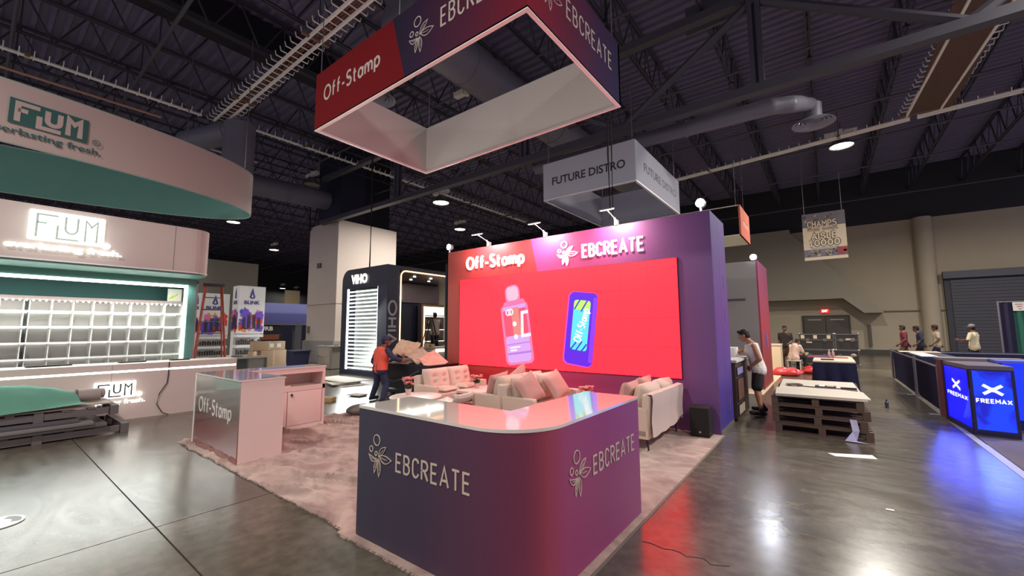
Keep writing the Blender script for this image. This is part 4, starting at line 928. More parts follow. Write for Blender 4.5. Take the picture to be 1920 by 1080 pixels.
# pallets with rolls under a green cloth
M_WOODD = mat('dark_pallet_wood', (100, 94, 94), .8, var=.2, scale=6)
def pallet(label, c, L, Wd, rz, m, group=None, h=.14, solid=False):
    t = thing('pallet', label, 'pallet', c, rz, group)
    if solid:
        for x in (-L/2+.01, L/2-.05): MB().box((x, -Wd/2+.02, .022), (x+.04, Wd/2-.12, h-.022)).build('stringer', m, t, world=False)
    for k in range(7): MB().box((-L/2, -Wd/2+k*(Wd-.09)/6, h-.022), (L/2, -Wd/2+k*(Wd-.09)/6+.09, h)).build('deck_board', m, t, world=False)
    for x in (-L/2, -.045, L/2-.09):
        for y in (-Wd/2, -.05, Wd/2-.1): MB().box((x, y, .022), (x+.09, y+.1, h-.022)).build('block', m, t, world=False)
    for y in (-Wd/2, -.05, Wd/2-.1): MB().box((-L/2, y, 0), (L/2, y+.1, .022)).build('runner', m, t, world=False)
    return t
PX0 = -9.95
pallet('dark pallet on the floor under the green cloth, lowest of its pile', (PX0, .72, 0), 1.3, 2.0, 0, M_WOODD, solid=True)
pw = thing('wrapped_panels', 'dark wrapped flat panels between two pallets at the left edge', 'panels', (PX0, .5, .14))
for k, (z, d, x) in enumerate(((.141, .05, .03), (.192, .05, .06), (.243, .052, .0))): MB().box((PX0-.62+x, -1.6, z), (PX0+.66+x, 1.45-.16*k, z+d)).build('panel', mat('grey_wrap%d' % k, ((96, 92, 94), (120, 116, 114), (84, 80, 86))[k], .5, var=.1, scale=4), pw, bevel=.008)
pallet('dark pallet on top of the wrapped panels, under the rolls', (PX0-.08, .72, .296), 1.25, 1.75, 0, M_WOODD, solid=True)
cb = thing('board_stack', 'grey cardboard sheets sticking out under the green cloth', 'cardboard', (PX0, .4, .437))
for k, (y1, z) in enumerate(((1.3, .438), (1.52, .462), (1.1, .486))): MB().box((PX0-.55, -1.2, z), (PX0+.5-.05*k, y1, z+.02)).build('sheet', mat('cardboard_grey', (168, 156, 146), .8, var=.08, scale=5), cb)
for k, (x, z, r, y1, lb) in enumerate(((PX0+.12, .60, .095, 1.42, 'grey fabric roll poking out of the green cloth, nearer one'), (PX0-.12, .585, .08, 1.5, 'grey fabric roll poking out of the green cloth, farther one'))):
    rl = thing('fabric_roll', lb, 'roll', (x, .4, z)); m = MB().cyl((x, -1.2, z), (x, y1, z), r, n=20); m.build('roll', mat('roll_grey', (150, 142, 138), .9, bump=.3, scale=20), rl, smooth=True)
    MB().cyl((x, y1, z), (x, y1+.012, z), r*.55, n=14).build('core', mat('roll_core', (70, 66, 66), .8), rl)
    MB().cyl((x, y1-.3, z), (x, y1-.27, z), r+.006, n=20).build('tie', mat('roll_tie', (84, 80, 80), .8), rl)
gc = MB(); vs = []; nx, ny = 26, 40
for j in range(ny+1):
    y = -1.3+2.38*j/ny
    for i in range(nx+1):
        u = -1+2*i/nx; x = PX0+.02+u*.56
        top = .74+.05*math.cos(u*2)+.03*noise.noise((x*4, y*2, 0)); edge = max(0, (y-.35)/.73)
        z = top+.04-.40*max(0, abs(u)-.25)**1.3/.69-.16*edge**2+.02*noise.noise((x*9, y*7, 1)); z = max(z, .47+.05*max(0, edge))
        vs.append((x, y+.16*(u)*max(0, edge), z))
gc.add(vs, [(j*(nx+1)+i, j*(nx+1)+i+1, (j+1)*(nx+1)+i+1, (j+1)*(nx+1)+i) for j in range(ny) for i in range(nx)])
cl = solo(gc, 'green_cloth', mat('green_cloth', (88, 140, 122), .85, var=.08, scale=5, bump=.15), 'green cloth thrown over the grey rolls on the pallet pile', 'cloth', smooth=True)
# white disc on the floor at the left edge
ds = thing('oval_card', 'white oval card with dark print lying on the floor at the left edge', 'card', (-5.80, .26, 0))
MB().lathe([(.001, .002), (.17, .002), (.17, .008), (.001, .008)], (-5.80, .26, 0), 36).build('disc', mat('card_gloss', (222, 224, 222), .2), ds)
m = MB(); m.ribbon(arc(0, 0, .12, .12, 60, 150, 12), .06, .0008, (-5.80, .26, .008), Vector((1, 0, 0)), Vector((0, 1, 0))); m.build('print', mat('card_dark', (50, 46, 50), .3), ds)

# ================================================================== BEHIND THE COUNTERS, LEFT BACKGROUND
random.seed(11)
M_TOWER = mat('tower_white', (232, 230, 226), .4)
SPL = [(240, 150, 60), (60, 80, 210), (232, 120, 180), (226, 60, 50), (120, 80, 200)]
def tower(label, X, y0, y1, h, dx, shelves=True):
    t = thing('display_tower', label, 'display', (X-dx/2, (y0+y1)/2, 0), 0, 'white paint-splash display towers')
    w = y1-y0; zs = h*.48
    MB().box((X-dx, y0, zs), (X, y1, h)).build('cabinet', M_TOWER, t)
    MB().box((X-dx, y0, 0), (X-dx*.55, y1, zs)).build('back_panel', M_TOWER, t)
    for fr_, O, ww in ((FY, Vector((X+.004, y0, 0)), w), (FX, Vector((X-dx, y0-.004, 0)), dx)):
        m = MB(); m.ribbon(arc(.5*ww, h*.885, .055*ww+.02, .05, 200, 340, 8)+[(.5*ww+.03, h*.915), (.5*ww+.0, h*.965), (.5*ww-.03, h*.92)], .05, .003, O, fr_[0], fr_[1], True)
        label_text(m, 'BLINK', O+fr_[0]*(.2*ww)+fr_[1]*(h*.80), fr_, .6*ww, .13, .04); m.build('brand_print', mat('blink_ink', (74, 56, 140), .6), t)
        for ci, c in enumerate(SPL):
            m = MB()
            for k in range(7):
                cx = ww*random.uniform(.1, .9); cz = h*random.uniform(.53, .72); r = random.uniform(.05, .12)*min(1, ww*1.4); n = 14; pts = []
                for q in range(n):
                    a = 2*math.pi*q/n; rr_ = r*(1.0 if q % 2 else random.uniform(.5, 1.7)); px_ = min(max(cx+rr_*math.cos(a), .02), ww-.02); pz = min(max(cz+rr_*1.3*math.sin(a), zs+.03), h*.77); pts.append(O+fr_[0]*px_+fr_[1]*pz+fr_[0].cross(fr_[1])*(.002*ci+.0002*k))
                m.poly(pts)
            m.build('splash_print', mat('splash%d' % ci, c, .6), t)
        m = MB(); N_ = fr_[0].cross(fr_[1])
        for k in range(4):
            cx = ww*(.22+.19*k); hh = h*(.13 if k in (1, 2) else .10); b = O+N_*.016+fr_[1]*(h*.545)
            m.ribbon([(cx, 0), (cx, hh)], .11*ww, .004, b, fr_[0], fr_[1]); m.ribbon([(cx-.07*ww, hh+.03), (cx+.07*ww, hh+.03)], .03, .004, b, fr_[0], fr_[1])
        m.ribbon([(ww*.12, -.02), (ww*.9, -.02)], .03, .004, b, fr_[0], fr_[1]); m.build('device_print', mat('device_dark', (44, 44, 60), .6), t)
    if shelves:
        for k in range(4):
            z = zs-.02-.36*(k)
            sh_ = MB().box((X-dx*.55, y0, z-.1), (X, y1, z)).build('shelf', M_TOWER, t)
            m = MB()
            for q in range(11): m.box((X-.18, y0+.04+q*(w-.08)/11, z-.36+.0+.0), (X-.06, y0+.04+q*(w-.08)/11+.05, z-.36+random.uniform(.12, .2)))
            if k < 3: m.build('stock', mat('stock_dark', (90, 80, 78), .6, var=.4, scale=9), t, kind='stuff')
    return t
tower('white display tower with paint splashes, nearer one beside the cardboard boxes', -16.0, 5.53, 6.36, 3.19, .56)
tower('white display tower with paint splashes, seen through the red ladder', -18.2, 5.05, 5.98, 3.03, .5)
dk_ = thing('steel_desk', 'grey-green steel desk behind the blush counter end', 'desk', (-14.6, 5.2, 0))
MB().box((-15.4, 4.6, .80), (-13.98, 5.74, .85)).build('worktop', mat('desk_top', (176, 178, 166), .3), dk_)
MB().box((-14.06, 5.2, .05), (-14.03, 5.66, .8)).build('side_panel', mat('desk_panel', (140, 140, 128), .5), dk_)
MB().box((-15.35, 5.15, .05), (-14.06, 5.18, .8)).build('front_panel', mat('desk_panel2', (120, 138, 128), .5), dk_)
for x in (-15.35, -14.05):
    for y in (5.17, 5.69): MB().box((x-.03, y-.03, 0), (x+.03, y+.03, .81)).build('leg', mat('desk_frame', (96, 112, 106), .4, metal=.5), dk_)
M_CARD = mat('cardboard', (186, 158, 128), .85, var=.07, scale=5)
M_CTAPE = mat('parcel_tape', (206, 182, 150), .3)
def carton(label, c, s, rz, group='brown cartons behind the steel desk', R=None, labels=False):
    t = thing('cardboard_box', label, 'box', c, rz, group); x, y, z = s
    MB().box((-x/2, -y/2, 0), (x/2, y/2, z)).build('carton', M_CARD, t, world=False, bevel=.006)
    MB().box((-x/2-.001, -.03, .01), (x/2+.001, .03, z+.001)).build('tape', M_CTAPE, t, world=False)
    if labels:
        for q in (-.12, .1): MB().box((x/2, q-.07+y*.2, z*.3), (x/2+.003, q+.05+y*.2, z*.75)).build('shipping_label', mat('white_paper', (236, 234, 228), .6), t, world=False)
    return t
carton('large brown carton right of the steel desk, bottom of the pile', (-14.75, 6.12, 0), (.5, .8, .5), 0)
carton('brown carton on the pile right of the steel desk, under the long parcel', (-14.75, 6.12, .501), (.5, .78, .5), 0)
carton('long brown parcel with two white labels on top of the cartons', (-14.7, 6.0, 1.005), (.34, .95, .28), -.06, labels=True)
carton('small brown carton on the steel desk', (-14.3, 5.4, .851), (.2, .16, .14), .3)
for k, (x, y, s, lb) in enumerate(((-14.9, 4.95, .3, 'white papers on the steel desk left of the small carton'), (-14.5, 5.05, .24, 'dark tool on the steel desk'))): solo(MB().cbox((x, y, .862), (s, .2, .02), .4), 'desk_item', mat('paper' if k == 0 else 'tool_dark', (220, 218, 210) if k == 0 else (60, 50, 46), .6), lb, 'papers' if k == 0 else 'tool')
# lavender fascia booth far behind
ub = thing('far_booth', 'far dark booth under a broad lavender fascia, left of the pale column', 'booth', (-30.3, 14, 0))
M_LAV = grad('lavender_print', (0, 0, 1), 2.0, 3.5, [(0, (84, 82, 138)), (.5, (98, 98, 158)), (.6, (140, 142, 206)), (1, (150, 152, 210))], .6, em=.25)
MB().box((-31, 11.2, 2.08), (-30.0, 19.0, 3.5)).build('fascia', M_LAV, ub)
MB().box((-30.02, 11.2, 2.0), (-29.96, 19.0, 2.08)).build('fascia_edge', mat('grey_edge', (140, 140, 150), .5), ub)
MB().box((-33.5, 11.2, 0), (-33.3, 19, 2.1)).build('rear_wall', mat('navy_dark', (36, 38, 58), .7), ub)
MB().box((-30.6, 11.4, 0), (-30.2, 13.3, 1.35)).build('bar', mat('dark_bar', (44, 42, 52), .6), ub)
MB().box((-30.2, 11.3, 1.42), (-30.1, 13.0, 2.0)).build('sign_panel', mat('dark_bar'), ub)
MB().box((-30.62, 11.8, 1.0), (-30.15, 13.0, 1.35)).build('counter_print', mat('rust_print', (176, 104, 80), .6), ub)
label_text(MB(), 'URB', (-30.09, 11.75, 1.62), FY, .8, .28, .02).build('lettering', mat('cream_letters', (226, 220, 206), .6, em=.3), ub)
for y in (14.0, 15.2): MB().box((-30.4, y, 0), (-30.0, y+.45, 2.05)).build('post', mat('grey_post', (108, 108, 116), .6), ub)
MB().box((-30.2, 15.8, .7), (-30.05, 17.0, 1.7)).build('screen', mat('dim_screen', (50, 56, 110), .3, em=.4), ub)
solo(MB().box((-47.0, 20.6, 3.3), (-46.9, 22.2, 6.0)), 'aisle_banner', mat('tan_banner', (150, 134, 108), .8), 'tan hanging banner far off above the lavender fascia', 'banner')
# blue bin, grey counters before the column
bb = thing('waste_bin', 'dark blue square bin standing before the pale column', 'bin', (-18.0, 8.6, 0))
m = MB(); m.add([(-18.35, 8.3, 0), (-17.75, 8.3, 0), (-17.75, 8.85, 0), (-18.35, 8.85, 0), (-18.42, 8.22, .75), (-17.68, 8.22, .75), (-17.68, 8.93, .75), (-18.42, 8.93, .75)], [(3, 2, 1, 0), (4, 5, 6, 7), (0, 1, 5, 4), (1, 2, 6, 5), (2, 3, 7, 6), (3, 0, 4, 7)]); m.build('tub', mat('bin_blue', (50, 52, 84), .5), bb)
MB().box((-18.45, 8.19, .75), (-17.65, 8.96, .79)).build('rim', mat('bin_blue'), bb)
gk = thing('grey_cabinet', 'pale grey cabinet with shelves standing before the column plinth', 'cabinet', (-17.2, 9.5, 0))
MB().box((-17.75, 9.3, .02), (-16.6, 9.95, .93)).build('carcass', mat('cabinet_grey', (178, 172, 162), .6), gk)
MB().box((-17.8, 9.26, .93), (-16.55, 9.98, .97)).build('top', mat('cabinet_top', (194, 188, 178), .4), gk)
for z in (.2, .5): MB().box((-17.62, 9.285, z), (-16.7, 9.302, z+.26)).build('door', mat('cabinet_front', (190, 176, 164), .5), gk)
solo(MB().cbox((-17.3, 9.5, .985), (.3, .2, .03), .4).cbox((-17.0, 9.7, .99), (.2, .15, .04), -.2), 'tool_pile', mat('tool_grey', (120, 112, 104), .6), 'small tools lying on top of the grey cabinet', 'tools')

# ---- dark booth with the lit shelf tower
vb = thing('dark_booth', 'dark navy booth with round-cornered frame, lit shelf tower and neon arch', 'booth', (-13.5, 9.5, 0))
M_NAVY = mat('booth_navy', (52, 54, 74), .45); M_NAVYD = mat('booth_navy_dark', (34, 36, 54), .5)
VX0, VX1, VY, VH = -14.95, -12.09, 8.7, 3.94
def sil(x0, x1, z1, r): return [(x0, 0), (x1, 0)]+[(x1, z1)]+arc(x0+r, z1-r, r, r, 90, 180, 8)
# front with a niche: two jambs, head and foot
nx0, nx1, nz0, nz1 = -14.62, -12.62, .18, 3.2
m = MB(); m.box((VX0, VY, 0), (nx0, VY+.5, 3.2)); m.box((nx1, VY, 0), (VX1, VY+.5, 3.2)); m.box((nx0, VY, 0), (nx1, VY+.5, nz0)); m.box((nx0, VY+.42, nz0), (nx1, VY+.5, nz1))
m.build('front_frame', M_NAVY, vb)
m = MB(); a = [(VX0, 3.2), (VX1, 3.2), (VX1, VH)]+arc(VX0+.45, VH-.45, .45, .45, 90, 180, 8); n_ = len(a)
m.add([(x, VY, z) for x, z in a]+[(x, VY+.5, z) for x, z in a], [tuple(range(n_)), tuple(range(2*n_-1, n_-1, -1))]+[(i, n_+i, n_+(i+1) % n_, (i+1) % n_) for i in range(n_)]); m.build('head_panel', M_NAVY, vb, fix=True)
MB().box((nx0, VY+.38, nz0), (nx1, VY+.42, nz1)).build('niche_back', mat('niche_white', (200, 204, 204), .5), vb)
M_SLAT = mat('shelf_lit_slat', (240, 244, 240), .4, em=3.0)
k = 0; z = nz0+.06
while z < nz1-.05:
    for x0, x1 in ((nx0+.14, (nx0+nx1)/2-.01), ((nx0+nx1)/2+.01, nx1-.02)):
        MB().box((x0, VY+.06, z-.01*(k % 3)/3), (x1, VY+.38, z+.02)).build('lit_shelf', mat('shelf_white'), vb)
        MB().box((x0, VY+.05, z-.028), (x1, VY+.06, z+.024)).build('shelf_light', M_SLAT, vb)
    z += .142; k += 1
for x, e in ((nx0+.05, 1), (nx1-.01, 0)): MB().box((x-.035, VY+.02, nz0), (x+.035 if e else x+.01, VY+.06, nz1)).build('side_light', mat('side_beads', (250, 252, 248), .4, em=4), vb)
lamp('tower_spill', 'AREA', ((nx0+nx1)/2, VY-.1, 1.6), 120, (.95, .98, 1), 1.6, aim=((nx0+nx1)/2+1.5, VY-4, .2), sy=2.6)
label_text(MB(), 'VIHO', (-14.3, VY-.03, 3.36), FX, 1.05, .36, .05, .0).build('lettering', mat('warm_letters', (255, 246, 226), .4, em=3), vb)
UPZ, LFT = Vector((0, 0, 1)), Vector((0, -1, 0))
write(MB(), 'VIHO', (VX1, 9.1, 1.15), (UPZ, LFT), 1.5, .32, .075, .01).build('lettering', mat('pale_letters', (186, 180, 182), .5), vb)
MB().box((VX0, VY+.5, 3.8), (VX1, 13.6, VH)).build('roof', M_NAVY, vb)
MB().box((VX0, VY+.5, 0), (VX0+.1, 13.6, 3.8)).build('rear_wall', M_NAVYD, vb)
MB().box((VX1-.3, VY+.5, 0), (VX1, 9.22, 3.8)).build('portal_leg', M_NAVY, vb)
MB().box((-14.75, 9.4, 3.74), (-12.2, 13.6, 3.8)).build('ceiling_panel', mat('spot_ceiling', (70, 64, 70), .3), vb)
for k, (x, y) in enumerate(((-13.0, 9.75), (-13.9, 10.3), (-12.9, 10.55), (-13.8, 11.1), (-12.9, 11.4), (-13.7, 12.0), (-12.8, 12.3), (-13.5, 12.9))):
    MB().cyl((x, y, 3.735), (x, y, 3.722), .055, n=14).build('downlight', mat('spot_lens', (255, 248, 236), .4, em=12), vb)
lamp('booth_spots', 'AREA', (-13.4, 11.3, 3.7), 26, (1, .93, .84), 1.0, rot=(0, 0, 0), sy=3)
M_NEON = mat('neon_warm', (255, 190, 130), .4, em=4.5)
pts = [(VX1+.012, 9.27, .9), (VX1+.012, 9.27, 3.55)]+[(VX1+.012, 9.27+.22-.22*math.cos(t*math.pi/12), 3.55+.22*math.sin(t*math.pi/12)) for t in range(1, 7)]+[(VX1+.012, 13.4, 3.77)]
MB().tube(pts, .022, 8).build('neon_arch', M_NEON, vb)
MB().box((-14.82, 9.5, 2.85), (-14.78, 13.6, 3.7)).build('wall_band', mat('mauve_band', (112, 98, 100), .4), vb)
po = MB(); po.box((-14.775, 10.7, 2.95), (-14.76, 11.45, 3.6)); po.build('poster', mat('reflected_banner', (172, 152, 146), .5), vb)  # pale panels standing in for the aisle banner's reflection in the glossy wall
MB().box((-14.758, 10.8, 3.15), (-14.752, 11.35, 3.45)).build('reflected_print', mat('grey_print', (132, 116, 116), .5), vb)
MB().box((-14.7, 12.25, .75), (-14.45, 13.6, 2.8)).build('shelf_case', mat('case_taupe', (96, 86, 84), .5), vb)
for a, b in (((-14.45, 12.38, .9), (-14.42, 12.42, 2.68)), ((-14.45, 12.38, 2.64), (-14.42, 13.6, 2.68)), ((-14.45, 12.38, .88), (-14.42, 13.0, .92))): MB().box(a, b).build('neon_frame', M_NEON, vb)
MB().box((-14.46, 12.45, 2.3), (-14.43, 13.6, 2.62)).build('light_panel', mat('white_light_panel', (250, 248, 240), .4, em=2.4), vb)
for z in (1.1, 1.62, 2.22): MB().box((-14.46, 12.45, z), (-14.40, 13.6, z+.03)).build('lit_shelf', mat('shelf_soft', (250, 240, 226), .4, em=1.6), vb)
st = MB()
for q in range(9): st.box((-14.44, 12.5+.12*q, 1.65), (-14.38, 12.58+.12*q, 1.65+random.uniform(.1, .3))); st.box((-14.44, 12.5+.12*q, 1.13), (-14.38, 12.58+.12*q, 1.13+random.uniform(.1, .3)))
st.build('stock', mat('stock_dark'), vb, kind='stuff')
vc = thing('booth_counter', 'taupe counter with an L-shaped light strip beside the purple wall edge', 'counter', (-11.4, 10.5, 0))
MB().box((-11.75, 9.75, 0), (-11.3, 12.0, .98)).build('body', mat('counter_taupe', (160, 144, 134), .5), vc)
MB().box((-11.8, 9.7, .98), (-11.26, 12.0, 1.02)).build('top', mat('counter_taupe2', (176, 160, 148), .4), vc)
MB().box((-11.3, 10.26, .05), (-11.27, 10.34, .93)).build('light_strip', M_STRIP, vc); MB().box((-11.3, 10.34, .85), (-11.27, 12.0, .93)).build('light_strip', M_STRIP, vc)
for q, (y, w, h, lb) in enumerate(((10.0, .14, .13, 'small brown carton on the taupe counter, left one'), (10.25, .18, .10, 'small brown carton on the taupe counter, right one'))): carton(lb, (-11.5, y, 1.021), (.15, w, h), .1*q, 'cartons on the taupe counter')
a_ladder('step_ladder', 'dark step ladder inside the neon-arched booth', (-13.0, 11.5, 0), 2.1, .6, .3, 1.0, math.radians(120), mat('ladder_dark', (60, 56, 56), .5), 6)
for (x, y, z1) in ((-13.55, 8.95, 3.94),):
    solo(MB().tube([(x, y, z1), (x+.02, y, z1+2.4), (x-.03, y, z1+4.6), (x, y, 9.9)], .03, 6), 'drop_cable', mat('black_rubber'), 'black cable dropping from the roof to the dark booth with the lit shelves', 'cable')
ls = thing('letter_sign', 'row of pale lit letter tops peeking over the left corner of the red wall', 'sign', (-9.4, 9.6, 3.4))
MB().box((-10.2, 9.66, 0), (-8.5, 9.74, 3.86)).build('board', M_NAVYD, ls)
write(MB(), 'VIHO', (-9.86, 9.66, 3.5), FX, 1.0, .42, .07, .03).build('lettering', mat('warm_letters'), ls)
# ---- debris on the floor by the lit tower
def sheetpile(label, c, w, d, n, col, h=.012):
    t = thing('cardboard_sheets', label, 'cardboard', c)
    for k in range(n): MB().cbox((random.uniform(-.15, .15), random.uniform(-.15, .15), h*(k+.5)), (w*random.uniform(.7, 1), d*random.uniform(.7, 1), h*.9), random.uniform(-.3, .3)).build('sheet', mat(col, (196, 186, 170), .7, var=.1, scale=4), t, world=False)
    return t
sheetpile('flattened pale cardboard sheets on the shiny floor before the lit tower', (-12.4, 7.15, 0), 2.6, .9, 5, 'pale_sheet', .02)
sheetpile('thin flat tan sheet on the shiny floor left of the worker', (-9.55, 6.0, 0), .55, .3, 2, 'tan_sheet', .02)
solo(MB().cbox((-9.35, 5.15, .05), (.36, .2, .1), .5), 'wood_offcut', mat('tan_wood', (176, 142, 96), .7), 'tan wood block on the floor beside the white packing scraps', 'wood', bevel=.005)
for k, (x, y, s, lb) in enumerate(((-9.7, 4.95, .26, 'crumpled white packing bag on the floor beside the tan wood block'), (-10.1, 4.75, .3, 'crumpled grey packing bag partly behind the pink counter wing'), (-9.6, 4.5, .22, 'dark rag on the floor beside the pink counter wing'))):
    m = MB().ball((0, 0, 0), 1, 18, 12); m.v = [(x+p[0]*s*(1+.35*noise.noise((p[0]*2+k, p[1]*2, p[2]*2))), y+p[1]*s*.7*(1+.3*noise.noise((p[0]*3, p[1]*2+k, p[2]))), max(.002, .09+p[2]*s*.42*(1+.5*noise.noise((p[0]*3+k, p[1]*3, 1))))) for p in m.v]
    solo(m, 'packing_bag', mat('bag%d' % k, ((220, 220, 214), (170, 168, 162), (44, 48, 62))[k], .6), lb, 'packing', smooth=True, sharp=70)
sb = MB().ball((0, 0, 0), 1, 18, 12); sb.v = [(-7.35+p[0]*.2, 4.72+p[1]*.26, max(.02, .11+p[2]*.1+.02*noise.noise((p[0]*3, p[1]*3, 0)))) for p in sb.v]
solo(sb, 'grey_bag', mat('grey_bag', (104, 98, 92), .7), 'small grey soft bag on the carpet edge just left of the purple counter', 'bag', smooth=True)
# ---- tilt truck full of rubbish
tt = thing('tilt_truck', 'black wheeled waste cart heaped with cardboard behind the worker', 'waste cart', (-8.2, 6.9, 0))
m = MB(); a = [(-8.95, 6.35, .28), (-7.35, 6.35, .16), (-7.35, 7.2, .16), (-8.95, 7.2, .28), (-9.1, 6.25, .84), (-7.1, 6.25, .84), (-7.1, 7.3, .84), (-9.1, 7.3, .84)]
m.add(a, [(3, 2, 1, 0), (0, 1, 5, 4), (1, 2, 6, 5), (2, 3, 7, 6), (3, 0, 4, 7)]); o_ = m.build('tub', mat('cart_black', (32, 32, 40), .45), tt); mo = o_.modifiers.new('s', 'SOLIDIFY'); mo.thickness = .03
for y in (6.32, 7.23):
    MB().cyl((-8.1, y-.03, .16), (-8.1, y+.03, .16), .16, n=18).build('wheel', mat('black_rubber'), tt)
MB().cyl((-9.0, 6.7, .07), (-9.0, 6.8, .07), .07, n=14).build('caster', mat('black_rubber'), tt)
MB().box((-9.05, 6.5, .1), (-7.4, 7.05, .17)).build('chassis', mat('cart_black'), tt)
MB().tube([(-9.1, 6.3, .8), (-9.2, 6.32, .55), (-9.0, 6.26, .5), (-8.3, 6.22, .42), (-7.8, 6.22, .55), (-7.4, 6.22, .72)], .012, 6).build('cord', mat('teal_cord', (70, 96, 96), .6), tt)
for k, (c, s, rx, ry, rz, col, lb) in enumerate((((-8.55, 6.75, 1.18), (.62, .5, .03), .75, .15, .3, (214, 178, 150), 'tan cardboard flap standing out of the black waste cart'), ((-8.85, 6.7, 1.05), (.3, .45, .03), .5, -.6, .1, (206, 212, 206), 'white sheet poking out of the black waste cart'),
        ((-8.0, 6.75, 1.02), (.8, .5, .05), .25, .28, -.2, (206, 170, 150), 'crumpled tan cardboard in the middle of the waste cart heap'), ((-7.45, 6.7, .92), (.5, .5, .04), .5, .6, .2, (220, 168, 150), 'pinkish cardboard hanging over the right rim of the waste cart'), ((-8.45, 6.9, .9), (.9, .7, .12), .1, -.1, .5, (160, 150, 140), 'grey crushed carton low in the waste cart'))):
    R = Matrix.Rotation(rz, 3, 'Z') @ Matrix.Rotation(ry, 3, 'Y') @ Matrix.Rotation(rx, 3, 'X'); m = MB(); n = 9; vs = []
    for i in range(n):
        for j in range(n):
            u, v = i/(n-1)-.5, j/(n-1)-.5; vs.append(Vector(c)+R @ Vector((u*s[0], v*s[1], .09*noise.noise((u*4+k*3, v*4, k)))))
    m.add(vs, [(i*n+j, (i+1)*n+j, (i+1)*n+j+1, i*n+j+1) for i in range(n-1) for j in range(n-1)])
    o_ = solo(m, 'cardboard_scrap', mat('scrap%d' % k, col, .8, var=.1, scale=6), lb, 'cardboard', 'cardboard scraps heaped in the black waste cart'); mo = o_.modifiers.new('s', 'SOLIDIFY'); mo.thickness = s[2]*.5
ch2 = thing('folding_chair', 'dark metal folding chair leaning at the right of the waste cart', 'chair', (-6.95, 7.4, 0))
for x in (-7.05, -6.85):
    MB().tube([(x, 7.5, .0), (x+.05, 7.35, .5), (x+.1, 7.3, .92), (x+.2, 7.3, .92), (x+.12, 7.35, .5), (x+.1, 7.5, 0)], .013, 6).build('frame_tube', mat('chair_dark', (40, 36, 36), .4, metal=.6), ch2)
MB().box((-7.25, 7.2, .42), (-6.75, 7.5, .45)).build('seat', mat('chair_dark'), ch2)
# ================================================================== HANGING SIGNS TO THE RIGHT
fd = thing('hanging_sign', 'grey-white rectangular hanging sign ring lettered in black behind the purple wall', 'hanging sign', (-4.5, 10.6, 5))
M_GREYF = mat('grey_fabric', (176, 176, 186), .8, var=.03, scale=2)
fx0, fx1, fy0, fy1, fz0, fz1 = -5.72, -3.23, 8.9, 12.42, 5.0, 5.98
for nm, a, b in (('front_panel', (fx0, fy0, fz0), (fx1, fy0+.05, fz1)), ('side_panel', (fx1-.05, fy0+.05, fz0), (fx1, fy1-.05, fz1)), ('side_panel', (fx0, fy0+.05, fz0), (fx0+.05, fy1-.05, fz1)), ('back_panel', (fx0, fy1-.05, fz0), (fx1, fy1, fz1))): MB().box(a, b).build(nm, M_GREYF, fd)
m = MB()
for a, b in (((fx0, fy0-.004, fz0-.015), (fx1, fy0+.05, fz0+.015)), ((fx1-.05, fy0, fz0-.015), (fx1+.004, fy1, fz0+.015)), ((fx0-.004, fy0, fz0-.015), (fx0+.05, fy1, fz0+.015)), ((fx0, fy1-.05, fz0-.015), (fx1, fy1+.004, fz0+.015))): m.box(a, b)
m.build('frame', mat('white_frame'), fd)
M_BLK = mat('black_print', (40, 38, 46), .6)
label_text(MB(), 'FUTURE DISTRO', (-5.45, fy0, 5.36), FX, 1.98, .21, .022).build('lettering', M_BLK, fd)
label_text(MB(), 'FUTURE DISTRO', (fx1, 9.45, 5.38), FY, 2.6, .22, .022).build('lettering', mat('grey_print2', (84, 82, 94), .6), fd)
for x in (fx0+.1, fx1-.1):
    for y in (fy0+.1, fy1-.1): MB().cyl((x, y, fz1-.05), (x, y, 10.05), .008, n=5).build('hanging_wire', mat('wire'), fd)
rb = thing('hanging_sign', 'small orange-red hanging sign box with pale underside right of the purple wall', 'hanging sign', (-3, 17.7, 5))
MB().box((-4.8, 16.6, 5.0), (-2.26, 18.8, 5.03)).build('underside', mat('pale_underside', (222, 226, 218), .7), rb)
MB().box((-2.3, 16.6, 5.0), (-2.24, 18.8, 6.12)).build('side_panel', mat('orange_fabric', (212, 108, 84), .8), rb)
MB().box((-4.8, 16.6, 6.09), (-2.3, 16.63, 6.12)).build('frame_bar', mat('white_frame'), rb)
lm = MB()
for k in range(5): lm.ribbon([(.25+.28*k, .02), (.25+.28*k, .26)], .10, .003, (-2.24, 17.0, 5.42), FY[0], FY[1]); lm.ribbon([(.2+.28*k, .24), (.4+.28*k, .24)], .05, .003, (-2.24, 17.0, 5.42), FY[0], FY[1])
lm.build('lettering', mat('pale_letters2', (240, 200, 180), .6), rb, kind='stuff')
for y in (16.8, 18.6): MB().cyl((-2.4, y, 6.1), (-2.4, y, 11.4), .01, n=5).build('hanging_wire', mat('wire'), rb)
ab = thing('aisle_banner', 'pale hanging aisle banner with outlined block numbers high over the right aisle', 'banner', (.13, 20, 4.3))
MB().box((-.535, 20, 4.30), (.815, 20.02, 6.17)).build('sheet', mat('banner_cream', (226, 212, 184), .7), ab)
def bx(x0, z0, x1, z1, c, nm, e=.003): MB().box((x0, 20-e, z0), (x1, 20, z1)).build(nm, mat('banner_%d_%d_%d' % c, c, .7), ab)
bx(-.535, 5.62, .815, 6.17, (120, 118, 124), 'collage_band'); bx(-.535, 4.42, .815, 4.72, (122, 118, 134), 'collage_band'); bx(.5, 4.45, .815, 4.75, (160, 80, 84), 'collage_patch', .005); bx(-.3, 4.74, .55, 4.79, (170, 178, 178), 'collage_patch', .005)
random.seed(5)
